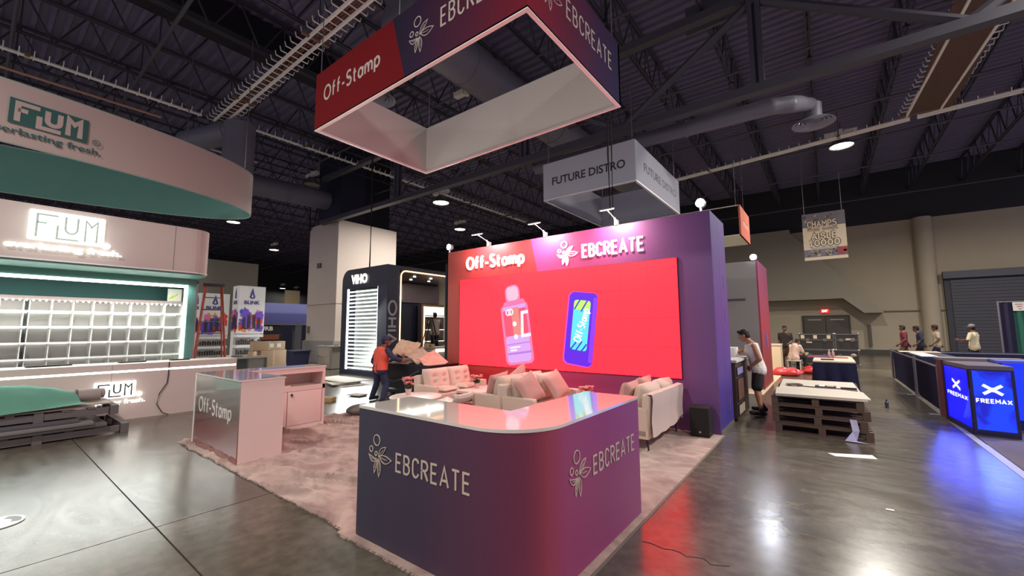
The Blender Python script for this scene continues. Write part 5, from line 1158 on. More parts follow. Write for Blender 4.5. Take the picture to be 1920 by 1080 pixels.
for ci, c in enumerate(((88, 88, 100), (176, 166, 150), (140, 128, 112))):
    m = MB()
    for k in range(16):
        x = random.uniform(-.45, .74); z = random.choice((random.uniform(5.66, 6.1), random.uniform(4.47, 4.68))); r = random.uniform(.03, .09); m.poly([(x+r*math.cos(a*.9)*random.uniform(.6, 1.3), 20-.004-.001*ci, min(6.16, z+r*math.sin(a*.9)*.7)) for a in range(7)])
    m.build('collage_print', mat('collage%d' % ci, c, .7), ab, kind='stuff')
def outlined(text, x, z, w, h, by, bf):
    write(MB(), text, (x, 20-.004, z), FX, w, h, by, .003, .3).build('letter_outline', mat('outline_brown', (56, 44, 34), .7), ab)
    write(MB(), text, (x, 20-.008, z), FX, w, h, bf, .003, .3).build('lettering', mat('letter_cream', (226, 212, 184), .7), ab)
outlined('CHAMPS', -.36, 5.62, .9, .22, .085, .045); outlined('TRADE SHOWS', -.38, 5.47, .94, .09, .042, .018)
outlined('AISLE', -.24, 5.13, .74, .22, .10, .058); outlined('10000', -.33, 4.86, .92, .21, .10, .058)
for x in (-.45, .73): MB().cyl((x, 20.01, 6.15), (x, 20.01, 11.5), .008, n=5).build('hanging_wire', mat('wire'), ab)
# ================================================================== BEHIND THE PURPLE WALL
sc2 = thing('service_counter', 'dark wood service counter with framed print windows behind the purple wall', 'counter', (-1.7, 9.1, 0))
M_DW = mat('dark_wood', (74, 56, 46), .5, var=.25, scale=3, stretch=(1, 1, .2))
MB().box((-2.1, 8.40, .03), (-1.36, 9.76, 1.03)).build('carcass', M_DW, sc2)
MB().box((-2.15, 8.36, 1.03), (-1.33, 9.80, 1.075)).build('top', mat('counter_white'), sc2)
M_FRM = mat('black_frame', (40, 32, 30), .5)
for z0, z1, c, n in ((.78, .95, (150, 140, 190), 3), (.33, .74, (122, 84, 66), 4), (.08, .28, (186, 172, 150), 3)):
    f = MB().box((-1.36, 8.46, z0), (-1.345, 9.14, z1)).build('print_window', M_FRM, sc2)
    for k in range(n):
        w = .60/n; MB().box((-1.346, 8.50+k*w, z0+.025), (-1.338, 8.50+k*w+w-.02, z1-.025)).build('print_panel', mat('print_%d' % c[0], c, .5, var=.3, scale=6), f)
solo(MB().box((-1.85, 9.3, 1.076), (-1.5, 9.72, 1.26)), 'white_box', mat('white_paper', (236, 234, 228), .6), 'white carton on the service counter under the reaching arm', 'box', bevel=.006)
pb = thing('exhibit_wall', 'grey back wall with a red-edged side panel beyond the man in the white tank top', 'booth wall', (-4, 14, 0))
MB().box((-7, 13.0, .02), (-1.46, 15.2, 3.5)).build('grey_wall', mat('grey_wall_print', (156, 150, 146), .6, var=.04, scale=1), pb)
MB().box((-1.46, 13.0, .02), (-1.42, 15.2, 3.52)).build('side_panel', grad('red_side_print', (0, 0, 1), 0, 3.5, [(0, (150, 66, 60)), (.5, (176, 62, 82)), (1, (150, 70, 110))], .5), pb)
MB().box((-5, 12.985, 2.42), (-1.75, 13.0, 2.47)).build('wall_joint', mat('joint_dark', (84, 80, 78), .7), pb)
MB().box((-1.42, 13.9, 1.1), (-1.38, 14.0, 1.5)).build('lever_handle', mat('latch'), pb)
for k, (x, y, lb) in enumerate(((-1.5, 13.0, 'dazzling floodlight on top of the red-edged side panel'),)):
    t = thing('flood_light', lb, 'floodlight', (x, y, 3.52))
    MB().cyl((x, y, 3.52), (x, y, 3.56), .02, n=8).build('bracket', M_ALU, t)
    MB().cyl((x, y+.06, 3.6), (x, y-.03, 3.6), .085, n=18).build('head', M_ALU, t, smooth=True)
    MB().cyl((x, y-.034, 3.6), (x, y-.04, 3.6), .078, n=18).build('lens', mat('flood_lens'), t)
    lamp('flood', 'SPOT', (x, y-.08, 3.6), 80, (.86, .9, 1), .08, aim=(.2, 6, 0), spread=2.4)
solo(MB().box((-7, 12.0, .001), (-1.36, 19.4, .012)), 'carpet', mat('cream_carpet', (206, 182, 152), .95, var=.06, scale=30), 'cream carpet strip beside the red-edged wall and the white pedestal', 'carpet')
wp = thing('pedestal', 'warm white square pedestal standing beyond the red-edged wall', 'pedestal', (-1.7, 18.6, .012))
MB().box((-2.2, 18.2, .013), (-1.42, 19.0, 1.0)).build('body', mat('warm_white', (240, 222, 190), .6), wp)
MB().box((-2.23, 18.17, 1.0), (-1.40, 19.02, 1.05)).build('top', mat('warm_white2', (232, 216, 196), .5), wp)
lamp('pedestal_fill', 'AREA', (-2.2, 16.6, 3.2), 60, (1, .88, .7), .5, aim=(-1.8, 18.4, .6))  # unseen fill lamp added to brighten the pedestal corner
# pallets with boards
random.seed(21)
M_WOODP = mat('weathered_pallet_wood', (92, 72, 62), .8, var=.25, scale=5)
for k, (c, L, Wd, rz, lb) in enumerate((((-.17, 8.5, 0), 1.2, 1.05, .02, 'brown pallet on the floor under the board stack, lowest of the near pile'), ((-.19, 8.5, .141), 1.18, 1.0, -.03, 'brown pallet second from the floor in the near pile'), ((-.2, 8.55, .282), 1.22, 1.05, .03, 'brown pallet third from the floor in the near pile'), ((-.22, 8.55, .423), 1.16, 1.0, 0, 'brown pallet just under the white boards'),
        ((-.22, 10.1, 0), 1.2, 1.0, 0, 'pallet on the floor under the far end of the white boards'), ((-.22, 10.1, .141), 1.2, 1.0, .02, 'second pallet under the far end of the white boards'), ((-.22, 10.1, .282), 1.2, 1.0, -.02, 'third pallet under the far end of the white boards'), ((-.22, 10.1, .423), 1.2, 1.0, 0, 'top pallet under the far end of the white boards'))): pallet(lb, c, L, Wd, rz, M_WOODP, 'pallets stacked in the right aisle')
M_BOARD = mat('pale_board', (204, 192, 176), .6, var=.05, scale=3)
for k, (c, s, rz, lb) in enumerate((((-.20, 9.25, .575), (1.14, 2.5, .02), .03, 'lower of the large pale boards lying on the pallets'), ((-.17, 8.42, .597), (1.18, .82, .018), .06, 'smaller pale board nearest the camera on top of the pallets'))): solo(MB().cbox(c, s, rz), 'board', M_BOARD, lb, 'board', bevel=.004)
ru = MB()
for k in range(5): ru.tube(arc(-.55, 9.3, .06+.018*k, .05+.015*k, 0, 360, 16) and [(-.55+(.06+.016*k)*math.cos(t*.4), 9.35+(.06+.016*k)*math.sin(t*.4), .60+.003*k) for t in range(17)], .009, 5)
ru.tube([(-.45, 9.3, .595), (-.2, 9.22, .593), (.1, 9.24, .593), (.34, 9.1, .593)], .01, 5)
solo(ru, 'cable_coil', mat('tan_cable', (96, 80, 70), .6), 'coil of brown cable lying on the pale boards', 'cable')
tr = thing('power_strip', 'dark flat tray with a lit white patch on the pale boards', 'tray', (-.08, 9.35, .586))
MB().box((-.24, 9.25, .587), (.06, 9.46, .615)).build('frame', mat('black_rubber'), tr); MB().box((-.18, 9.28, .614), (-.1, 9.42, .618)).build('screen', mat('tray_light', (235, 235, 230), .4, em=.8), tr)
MB().box((-.07, 9.28, .614), (.03, 9.42, .618)).build('panel', mat('tray_tan', (186, 160, 140), .5), tr)
MB().box((.12, 9.3, .586), (.34, 9.36, .612)).build('plug_bar', mat('chair_dark'), tr)
wr = MB(); vs = [(.18, 8.0, .30), (.26, 7.98, .30), (.28, 7.93, .16), (.24, 7.9, .015), (.36, 7.82, .012), (.1, 7.84, .012), (.2, 7.93, .14)]
wr.add(vs, [(0, 1, 2, 6), (6, 2, 3), (5, 3, 4), (5, 6, 3)]); o_ = solo(wr, 'plastic_wrap', mat('lilac_film', (176, 172, 206), .3), 'torn pale plastic wrap hanging off the near pallet corner', 'wrap'); mo = o_.modifiers.new('s', 'SOLIDIFY'); mo.thickness = .004
solo(MB().add([(-.02, 6.9, .003), (.4, 7.05, .003), (.36, 7.2, .01), (-.1, 7.0, .005)], [(0, 1, 2, 3)]), 'paper', mat('white_paper'), 'white paper scrap on the dark floor before the pallets', 'paper').modifiers.new('s', 'SOLIDIFY').thickness = .002
solo(MB().lathe([(.03, 0), (.032, .06), (.03, .11), (.014, .13), (.014, .15)], (.88, 11.6, 0), 14).lathe([(.016, .15), (.016, .17)], (.88, 11.6, 0), 12), 'spray_cap', mat('dark_cap', (60, 62, 84), .4), 'tiny dark bottle standing alone on the right aisle floor', 'bottle', smooth=True)
solo(MB().pillow((.35, 5.2, .004), (.06, .04, .006), n=5), 'paper_scrap', mat('white_paper'), 'tiny white scrap on the dark floor at the lower right', 'paper')
# skirted table
def skirt_cloth(x0, x1, y0, y1, z, folds=26, drop=0.02, wav=.02):
    m = MB(); P = []; per = [(x0, y0, x1, y0), (x1, y0, x1, y1), (x1, y1, x0, y1), (x0, y1, x0, y0)]
    for a, b, c, d in per:
        L = math.hypot(c-a, d-b); n = max(6, int(L/.09))
        for k in range(n): P.append((a+(c-a)*k/n, b+(d-b)*k/n, (d-b)/L, -(c-a)/L, k))
    n = len(P); vs = []
    for row, zz in enumerate((z, z*.6, drop)):
        for (x, y, nx_, ny_, k) in P:
            w = wav*row*math.sin(k*1.9+x); vs.append((x+nx_*(w+.012*row), y+ny_*(w+.012*row), zz))
    m.add(vs, [(r*n+i, (r+1)*n+i, (r+1)*n+(i+1) % n, r*n+(i+1) % n) for r in range(2) for i in range(n)]); return m
st_ = thing('skirted_table', 'table with white top and navy pleated skirt beyond the pallets', 'table', (.1, 14.7, 0))
MB().box((-.36, 13.6, .75), (.52, 15.9, .785)).build('tabletop', mat('table_white', (226, 208, 180), .5), st_)
M_NSK = mat('navy_cloth', (22, 22, 60), .9)
skirt_cloth(-.36, .52, 13.6, 15.9, .752).build('skirt', M_NSK, st_, smooth=True)
solo(MB().box((-.52, 15.0, .786), (.42, 15.85, .80)), 'red_folder', mat('red_paper', (196, 60, 62), .5), 'red sheet across the back of the skirted table', 'folder')
solo(MB().cbox((-.25, 15.4, .809), (.5, .3, .016), .1), 'blue_folder', mat('blue_paper', (70, 84, 150), .5), 'blue folder lying on the red sheet', 'folder')
solo(MB().cbox((.3, 15.35, .811), (.3, .22, .02), -.3), 'paper_stack', mat('white_paper'), 'white papers on the right of the red sheet', 'papers')
solo(MB().cbox((-.05, 14.1, .80), (.28, .2, .028), .05), 'tablet', mat('black_rubber'), 'black tablet on the white top of the skirted table', 'tablet', bevel=.005)
M_CLEAR = mat('clear_plastic', (225, 225, 225), .15, trans=.7)
for k, (x, y) in enumerate(((.0, 15.1), (.09, 15.2))):
    t = thing('water_bottle', ('clear water bottle on the red sheet, left one', 'clear water bottle on the red sheet, right one')[k], 'bottle', (x, y, .801), 0, 'water bottles on the skirted table')
    MB().lathe([(.03, 0), (.032, .01), (.032, .14), (.014, .18), (.013, .2)], (x, y, .801), 14).build('bottle', M_CLEAR, t, smooth=True); MB().cyl((x, y, 1.0), (x, y, 1.025), .016, n=12).build('cap', mat('cap_white', (230, 230, 230), .4), t)
bl = solo(MB().ball((.56, 15.6, .84), (.07, .07, .055), 14, 10), 'plastic_bag', mat('bag_grey', (160, 146, 140), .5), 'small grey bag at the right rear of the skirted table', 'bag', smooth=True)
# red plastic on the floor
for k, (x, y, s, lb) in enumerate(((-1.2, 17.3, .42, 'crumpled red plastic on the floor before the white pedestal'), (-.42, 18.6, .46, 'crumpled red plastic on the floor beside the skirted table'))):
    m = MB().ball((0, 0, 0), 1, 22, 14); m.v = [(x+p[0]*s*(1+.4*noise.noise((p[0]*2+k*3, p[1]*2, p[2]*2))), y+p[1]*s*.6, max(.014, .10+p[2]*.16*(1+1.2*noise.noise((p[0]*3.5+k, p[1]*3.5, 1))))) for p in m.v]
    solo(m, 'red_plastic', mat('red_film', (232, 70, 76), .35, bump=.4, scale=9), lb, 'plastic', smooth=True, sharp=50)
# flight cases
M_CASE = mat('case_black', (52, 48, 46), .6, var=.1, scale=4); M_CHR = mat('case_metal', (150, 146, 142), .3, metal=.8)
def flightcase(label, a, b, stickers, wheels=False):
    t = thing('flight_case', label, 'flight case', ((a[0]+b[0])/2, (a[1]+b[1])/2, a[2]), 0, 'black flight cases by the double door')
    zm = a[2]+(b[2]-a[2])*.62
    MB().box(a, (b[0], b[1], zm-.005)).build('body', M_CASE, t); MB().box((a[0], a[1], zm+.005), b).build('lid', M_CASE, t)
    m = MB()
    for z in (a[2], zm-.02, b[2]-.03): m.box((a[0]-.01, a[1]-.012, z), (b[0]+.01, a[1], z+.03))
    for x in (a[0]-.01, b[0]-.02): m.box((x, a[1]-.012, a[2]), (x+.03, a[1], b[2]))
    m.build('edge_trim', M_CHR, t)
    for x in (a[0], b[0]):
        for z in (a[2], b[2]): MB().ball((x, a[1], z), .045, 10, 7).build('corner', M_CHR, t, smooth=True)
    for q in (.25, .75): MB().cbox((a[0]+(b[0]-a[0])*q, a[1]-.02, zm), (.12, .02, .12)).build('latch', M_CHR, t)
    if wheels:
        for x in (a[0]+.12, b[0]-.12):
            for y in (a[1]+.1, b[1]-.1): MB().cyl((x-.02, y, .05), (x+.02, y, .05), .05, n=12).cbox((x, y, a[2]-.012), (.07, .07, .026)).build('caster', mat('black_rubber'), t)
    for (u, v, w, h, c) in stickers: MB().box((a[0]+u, a[1]-.016, a[2]+v), (a[0]+u+w, a[1]-.012, a[2]+v+h)).build('sticker', mat('sticker_%d' % c[1], c, .6), t)
    return t
CR, PK = (226, 208, 176), (214, 150, 130)
flightcase('long black flight case on top, with three cream stickers', (-1.0, 22.0, .72), (.18, 22.8, 1.38), ((.06, .46, .13, .15, CR), (.5, .46, .13, .15, CR), (.96, .46, .13, .15, CR), (.24, .28, .2, .05, CR)))
flightcase('black flight case on top at the right, before the double door', (.24, 22.0, .72), (.98, 22.8, 1.38), ((.34, .42, .28, .06, CR),))
flightcase('black flight case underneath with a pink sticker, beside the seated person', (-.92, 21.9, .12), (.1, 22.7, .715), ((.1, .36, .12, .12, (200, 190, 160)), (.5, .24, .17, .12, PK)), True)
flightcase('black flight case underneath at the right, mostly behind the skirted table', (.16, 21.95, .12), (.96, 22.75, .715), (), True)
# ================================================================== NAVY TABLES AND BLUE KIOSK AT THE RIGHT
nb = thing('draped_booth', 'navy draped booth rail with aluminium posts along the right aisle', 'drape', (1.64, 16, 0))
for y0, y1 in ((14.25, 18.3), (11.3, 14.0)):
    m = MB(); n = int((y1-y0)/.08); vs = []
    for r, z in enumerate((.88, .45, .02)):
        for k in range(n+1): vs.append((1.66+.015*math.sin(k*2.1)+.01*r, y0+(y1-y0)*k/n, z))
    m.add(vs, [(r*(n+1)+k, (r+1)*(n+1)+k, (r+1)*(n+1)+k+1, r*(n+1)+k+1) for r in range(2) for k in range(n)]); m.build('curtain', M_NSK, nb, smooth=True)
MB().box((1.66, 18.28, .02), (4.6, 18.32, .9)).build('curtain', M_NSK, nb)
for (x, y) in ((1.62, 18.35), (1.64, 14.1), (1.62, 11.2)): MB().cyl((x, y, 0), (x, y, .95), .03, n=10).build('post', mat('alu_post', (150, 146, 160), .3, metal=.8), nb); MB().box((x-.18, y-.12, 0), (x+.18, y+.12, .012)).build('base_plate', mat('alu_post'), nb)
MB().cyl((1.62, 11.2, .9), (1.62, 18.35, .9), .02, n=8).build('rail', mat('alu_post'), nb)
def navy_table(label, a, b, z=.76):
    t = thing('draped_table', label, 'table', ((a[0]+b[0])/2, (a[1]+b[1])/2, 0), 0, 'navy draped tables at the right')
    MB().box((a[0], a[1], z-.03), (b[0], b[1], z)).build('tabletop', mat('navy_top', (40, 40, 66), .7), t); skirt_cloth(a[0], b[0], a[1], b[1], z-.002, wav=.012).build('skirt', M_NSK, t, smooth=True); return t
navy_table('navy table behind the rail, farthest one below the three walkers', (1.85, 17.2), (4.4, 17.9), .9)
navy_table('navy table along the rail in the middle', (1.8, 14.4), (2.5, 16.9), .92)
navy_table('wide navy table behind the blue kiosk', (2.4, 13.0), (5.2, 13.8), .92)
solo(MB().box((1.72, 17.15, .905), (2.6, 17.85, .915)), 'poster_sheet', mat('orange_white', (230, 196, 160), .6), 'white sheet with an orange edge on the farthest navy table', 'poster')
solo(MB().cbox((2.0, 15.6, .925), (.3, 2.0, .008)), 'sign_sheet', mat('white_paper'), 'long white sheet lying on the middle navy table', 'poster')
solo(MB().box((2.5, 13.1, .925), (4.0, 13.6, .96)), 'white_board', mat('lilac_board', (190, 186, 206), .6), 'long pale board on the wide navy table', 'board')
gsb = thing('side_kiosk', 'low kiosk with dim red side panel beside the blue lit kiosk', 'kiosk', (2.2, 11.0, 0))
MB().box((1.60, 10.72, .02), (2.6, 11.15, 1.06)).build('body', mat('dim_red', (112, 40, 62), .5), gsb); MB().box((1.57, 10.70, 1.06), (2.64, 11.18, 1.10)).build('top', mat('grey_top', (120, 112, 116), .4), gsb)
for k, ch in enumerate('GS'): label_text(MB(), ch, (1.60, 10.78, .62-.26*k), ((Vector((0, 1, 0))), Vector((0, 0, 1))), .24, .2, .03).build('lettering', mat('pink_print', (206, 150, 170), .6), gsb) if False else label_text(MB(), ch, (1.63+.0, 10.718, .66-.27*k), FX, .1, .2, .03).build('lettering', mat('pink_print', (206, 150, 170), .6), gsb)
fk = thing('light_kiosk', 'blue backlit kiosk with white crossed logo and wide lettering', 'kiosk', (1.9, 10, 0))
M_FRAME = mat('kiosk_frame', (34, 30, 74), .5)
KP = [(1.62, 10.7), (1.71, 9.52), (2.17, 9.47), (2.17, 10.7)]; kz0, kz1 = .09, 1.0
MB().prism([(x, y) for x, y in [KP[0], KP[1], KP[2], KP[3]]], 1.0, 1.055).build('top', mat('kiosk_top', (104, 94, 112), .35), fk)
MB().prism([(x, y) for x, y in [KP[0], KP[1], KP[2], KP[3]]], .0, .05).build('base', M_FRAME, fk)
M_BLUE1 = mat('blue_light', (10, 20, 250), .4, em=1.0, emc=(12, 18, 250)); 
def bluepic():
    m = bpy.data.materials.new('blue_lit_print'); m.use_nodes = True; n = m.node_tree; b = n.nodes['Principled BSDF']; L = n.links.new
    tc = n.nodes.new('ShaderNodeTexCoord'); nz = n.nodes.new('ShaderNodeTexNoise'); nz.inputs['Scale'].default_value = 2.2; nz.inputs['Distortion'].default_value = 1.2; L(tc.outputs['Object'], nz.inputs['Vector'])
    r = n.nodes.new('ShaderNodeValToRGB'); e = r.color_ramp.elements; e[0].position = .42; e[0].color = lin((22, 28, 190)); e[1].position = .56; e[1].color = lin((24, 66, 255)); L(nz.outputs['Fac'], r.inputs[0])
    L(r.outputs[0], b.inputs['Emission Color']); b.inputs['Emission Strength'].default_value = 1.1; b.inputs['Base Color'].default_value = lin((10, 16, 90)); return m
M_BLUE2 = bluepic()
def panel_frame(P, Q, mt, nm):
    P = Vector((P[0], P[1], 0)); Q = Vector((Q[0], Q[1], 0)); X = (Q-P).normalized(); w = (Q-P).length; U = Vector((0, 0, 1)); N = X.cross(U); O = P
    m = MB(); q = lambda x, z, d: O+X*x+U*z+N*d
    b = .035
    m.add([q(b, kz0, .0), q(w-b, kz0, .0), q(w-b, kz1-.02, .0), q(b, kz1-.02, .0)], [(0, 1, 2, 3)]); m.build(nm, mt, fk)
    f = MB()
    for x0, x1, z0, z1 in ((0, b, .05, 1.0), (w-b, w, .05, 1.0), (b, w-b, .05, kz0), (b, w-b, kz1-.02, 1.0)): f.add([q(x0, z0, .012), q(x1, z0, .012), q(x1, z1, .012), q(x0, z1, .012), q(x0, z0, -.02), q(x1, z0, -.02), q(x1, z1, -.02), q(x0, z1, -.02)], [(0, 1, 2, 3), (7, 6, 5, 4), (0, 4, 5, 1), (1, 5, 6, 2), (2, 6, 7, 3), (3, 7, 4, 0)])
    f.build('panel_frame', M_FRAME, fk); return O, X, w
M_WLIT = mat('white_lit_print', (250, 250, 255), .4, em=1.2)
for P, Q, mt in ((KP[0], KP[1], M_BLUE1), (KP[1], KP[2], M_BLUE2)):
    O, X, w = panel_frame(P, Q, mt, 'lit_panel'); N = X.cross(Vector((0, 0, 1))); O = O+N*.004; F_ = (X, Vector((0, 0, 1))); wl = min(w*.42, .34); cx = w*.5
    m = MB(); 
    for s in (1, -1): m.ribbon([(cx-wl/2, .70+s*.068), (cx-.02, .70+s*.012), (cx+.02, .70+s*.012), (cx+wl/2, .70+s*.068)], .04, .002, O, F_[0], F_[1])
    m.build('cross_logo', M_WLIT, fk)
    write(MB(), 'FREEMAX', O+X*(w*.12)+Vector((0, 0, .50)), F_, w*.76, .054, .013, .002, .3).build('lettering', M_WLIT, fk)
lamp('kiosk_glow', 'AREA', (1.55, 9.9, .55), 10, (.06, .1, 1), .9, aim=(.5, 9.3, .1), sy=.8)
lamp('kiosk_glow', 'AREA', (1.95, 9.4, .55), 8, (.1, .2, 1), .5, aim=(2.0, 8.0, .0), sy=.8)
k2 = thing('light_kiosk', 'second blue lit kiosk panel at the right edge behind the crossed-logo kiosk', 'kiosk', (2.9, 10.4, 0))
MB().box((2.25, 10.3, .16), (4.2, 10.36, 1.06)).build('lit_panel', mat('blue_light2', (20, 50, 250), .4, em=1.0, emc=(18, 46, 250)), k2)
MB().box((2.2, 10.36, 0), (4.2, 10.8, 1.08)).build('body', M_FRAME, k2); MB().box((2.18, 10.28, 1.06), (4.22, 10.82, 1.10)).build('top', mat('blue_edge', (90, 100, 210), .4), k2)
solo(MB().box((1.70, 5.5, .0005), (4.6, 9.3, .006)), 'booth_carpet', mat('grey_violet_carpet', (84, 74, 84), .95, var=.08, scale=30), 'grey carpet corner of the blue kiosk booth at the right edge', 'carpet')
tp2 = MB().box((1.60, 8.8, .0006), (1.68, 18.6, .004)).box((1.60, 5.5, .0006), (1.69, 8.8, .004)); solo(tp2, 'floor_tape', mat('clear_tape', (150, 142, 128), .4), 'pale tape line on the floor along the right booths', 'tape')
gd = thing('pipe_drape', 'tall navy and green drapes with a small notice at the right edge', 'drape', (5.6, 22, 0))
for x0, x1, c, nm in ((4.88, 5.2, (40, 36, 66), 'navy_curtain'), (5.2, 8.2, (40, 96, 82), 'green_curtain')):
    m = MB(); n = int((x1-x0)/.06); vs = []
    for r, z in enumerate((2.5, 1.2, .02)):
        for k in range(n+1): vs.append((x0+(x1-x0)*k/n, 22+.03*math.sin(k*1.7)*(1+.3*r), z))
    m.add(vs, [(r*(n+1)+k, (r+1)*(n+1)+k, (r+1)*(n+1)+k+1, r*(n+1)+k+1) for r in range(2) for k in range(n)]); m.build(nm, mat(nm+'_cloth', c, .9), gd, smooth=True)
MB().cyl((4.86, 22, 0), (4.86, 22, 2.56), .03, n=10).build('post', mat('alu_post'), gd); MB().cyl((4.86, 22, 2.52), (8.2, 22, 2.52), .02, n=8).build('rail', mat('alu_post'), gd)
MB().box((5.18, 21.93, 2.2), (5.46, 21.94, 2.5)).build('notice', mat('white_paper'), gd)
for k in range(3): MB().box((5.23+.04*k, 21.925, 2.42-.08*k), (5.41-.02*k, 21.93, 2.44-.08*k)).build('print_line', mat('red_ink', (180, 70, 70), .6), gd)
# ================================================================== PEOPLE
M_SKIN = mat('skin_tan', (170, 116, 92), .55); M_SKIND = mat('skin_brown', (110, 72, 56), .55); M_HAIR = mat('hair_dark', (34, 26, 24), .7)
M_EYE = mat('eye_white', (220, 214, 206), .3); M_IRIS = mat('iris', (30, 20, 16), .3); M_LIP = mat('lip', (140, 80, 72), .5)
def person(label, loc, rz, J, wear, skin=M_SKIN, hair='short', hat=None, vox=.009, face=0.0, tilt=0.0, fr=.0095):
    """J gives joints in the figure's own frame: +Y ahead, +X to its right hand, Z up"""
    t = thing('person', label, 'person', loc, rz); V = {k: Vector(v) for k, v in J.items()}; B = MB()
    hd = V['head']; ms = J.get('s', 1.0); ms = ms if isinstance(ms, float) else 1.0
    sh = (V['shL'], V['shR']); hp = (V['hipL'], V['hipR']); pel = (hp[0]+hp[1])/2; ch = (sh[0]+sh[1])/2; nk = V['neck']; waist = pel.lerp(ch, .45)
    Rh = Matrix.Rotation(face, 3, 'Z') @ Matrix.Rotation(-tilt, 3, 'X')
    def torso(m, g=0.0):
        m.cone(hp[0], hp[1], .095+g, .095+g, 10)
        for s in (0, 1):
            w_ = waist.lerp((hp[s]+sh[s])/2, .55); m.cone(hp[s], w_, .10+g, .095+g, 10); m.cone(w_, sh[s].lerp(ch, .42)-(sh[s]-nk)*.0-Vector((0, 0, .08)), .095+g, .105+g, 10)
        m.cone(sh[0].lerp(ch, .2)-Vector((0, 0, .03)), sh[1].lerp(ch, .2)-Vector((0, 0, .03)), .068+g, .068+g, 10); m.cone(pel, ch, .10+g, .11+g, 10)
        m.cone(ch, nk, .075+g*.8, .056+g*.4, 10)
    torso(B)
    B.cone(nk, hd+Rh @ Vector((0, -.015, -.06)), .056, .052, 10)
    hv = MB(); hv.ball((0, -.008, .02), (.074, .095, .098), 16, 11); hv.cone((0, .028, -.03), (0, .048, -.082), .056, .036, 12); hv.cone((0, .085, .0), (0, .108, -.028), .010, .015, 8)
    hv.ball((0, .078, -.068), (.028, .018, .012), 8, 6); hv.ball((0, .07, .022), (.052, .022, .010), 8, 6)
    for s in (-1, 1): hv.ball((s*.076, -.008, -.005), (.010, .022, .032), 8, 6)
    B.M = Matrix.Translation(hd) @ Rh.to_4x4(); B.add(hv.v, hv.f); B.M = None
    hands = []
    for s, S in ((-1, 'L'), (1, 'R')):
        a, e, w = V['sh'+S], V['el'+S], V['wr'+S]; B.cone(a, e, .056, .042, 10); B.cone(e, w, .043, .027, 10)
        hdir = (V.get('ha'+S, w+(w-e).normalized()*.1)-w).normalized(); pn = V.get('pn'+S, Vector((-s, .2, 0))); pn = (pn-hdir*pn.dot(hdir)).normalized(); sd = hdir.cross(pn).normalized()
        if sd.dot(Vector((0, 1, .3))) < 0: sd = -sd            # side on which the thumb leaves
        for q in (-.026, -.009, .009, .026): B.cone(w+sd*q*.5+hdir*.01, w+sd*q*1.1+hdir*.082, .017, .0145, 8)
        for q, L in ((.030, .072), (.010, .082), (-.010, .076), (-.029, .060)):
            b0 = w+sd*q*1.15+hdir*.082; cu = .35; b1 = b0+hdir*L*.48+pn*L*.12; b2 = b1+(hdir*(1-cu)+pn*cu).normalized()*L*.32; b3 = b2+(hdir*(1-2*cu)+pn*2*cu).normalized()*L*.24
            B.cone(b0, b1, fr*1.08, fr, 8); B.cone(b1, b2, fr, fr*.95, 8); B.cone(b2, b3, fr*.95, fr*.85, 8)
        c0 = w+sd*.022+hdir*.028; c1 = c0+sd*.030+hdir*.030+pn*.012; c2 = c1+hdir*.030+sd*.008+pn*.012; B.cone(c0, c1, .015, .0125, 8); B.cone(c1, c2, .012, .0105, 8)
        h, k, an, to = V['hip'+S], V['kn'+S], V['an'+S], V['to'+S]; B.cone(h, k, .085, .055, 10); kk = k.lerp(an, .32)+(k-to).normalized()*.012; B.cone(k, kk, .054, .056, 10); B.cone(kk, an, .054, .034, 10); B.cone(an, to, .04, .03, 8)
    remeshed(B, 'body', skin, t, vox, 3)
    M4 = Matrix.Translation(hd) @ Rh.to_4x4()
    for s in (-1, 1):
        m = MB(); m.M = M4; m.ball((s*.031, .078, .004), (.014, .010, .009), 8, 6); m.build('eye', M_EYE, t, True, world=False)
        m = MB(); m.M = M4; m.ball((s*.031, .086, .004), (.006, .004, .006), 8, 6); m.build('iris', M_IRIS, t, True, world=False)
        m = MB(); m.M = M4; m.cbox((s*.031, .088, .024), (.034, .008, .007)); m.build('eyebrow', M_HAIR, t, world=False)
    m = MB(); m.M = M4; m.ball((0, .094, -.068), (.024, .006, .006), 8, 5); m.build('mouth', M_LIP, t, True, world=False)
    if hair != 'none':
        m = MB(); m.M = M4; m.ball((0, -.020, .042), (.083, .098, .090), 16, 10); m.ball((0, -.045, -.01), (.074, .068, .075), 12, 8)
        for q in range(9): m.ball((-.05+.0125*q, .055+.01*math.sin(q*2), .10+.01*math.cos(q*3)), (.02, .03, .022), 7, 5)
        remeshed(m, 'hair', M_HAIR, t, .011, 2)
    if hat:
        m = MB(); m.M = M4; m.lathe([(.100, .035), (.103, .06), (.092, .11), (.055, .142), (.003, .15)], (0, -.01, 0), 20); m.build('cap_crown', hat, t, True, world=False)
        m = MB(); m.M = M4; m.add([(-.075, .06, .045), (-.06, .15, .036), (0, .18, .034), (.06, .15, .036), (.075, .06, .045), (-.075, .06, .055), (-.06, .15, .044), (0, .18, .042), (.06, .15, .044), (.075, .06, .055)], [(4, 3, 2, 1, 0), (5, 6, 7, 8, 9), (0, 1, 6, 5), (1, 2, 7, 6), (2, 3, 8, 7), (3, 4, 9, 8)]); m.build('cap_brim', hat, t, world=False)
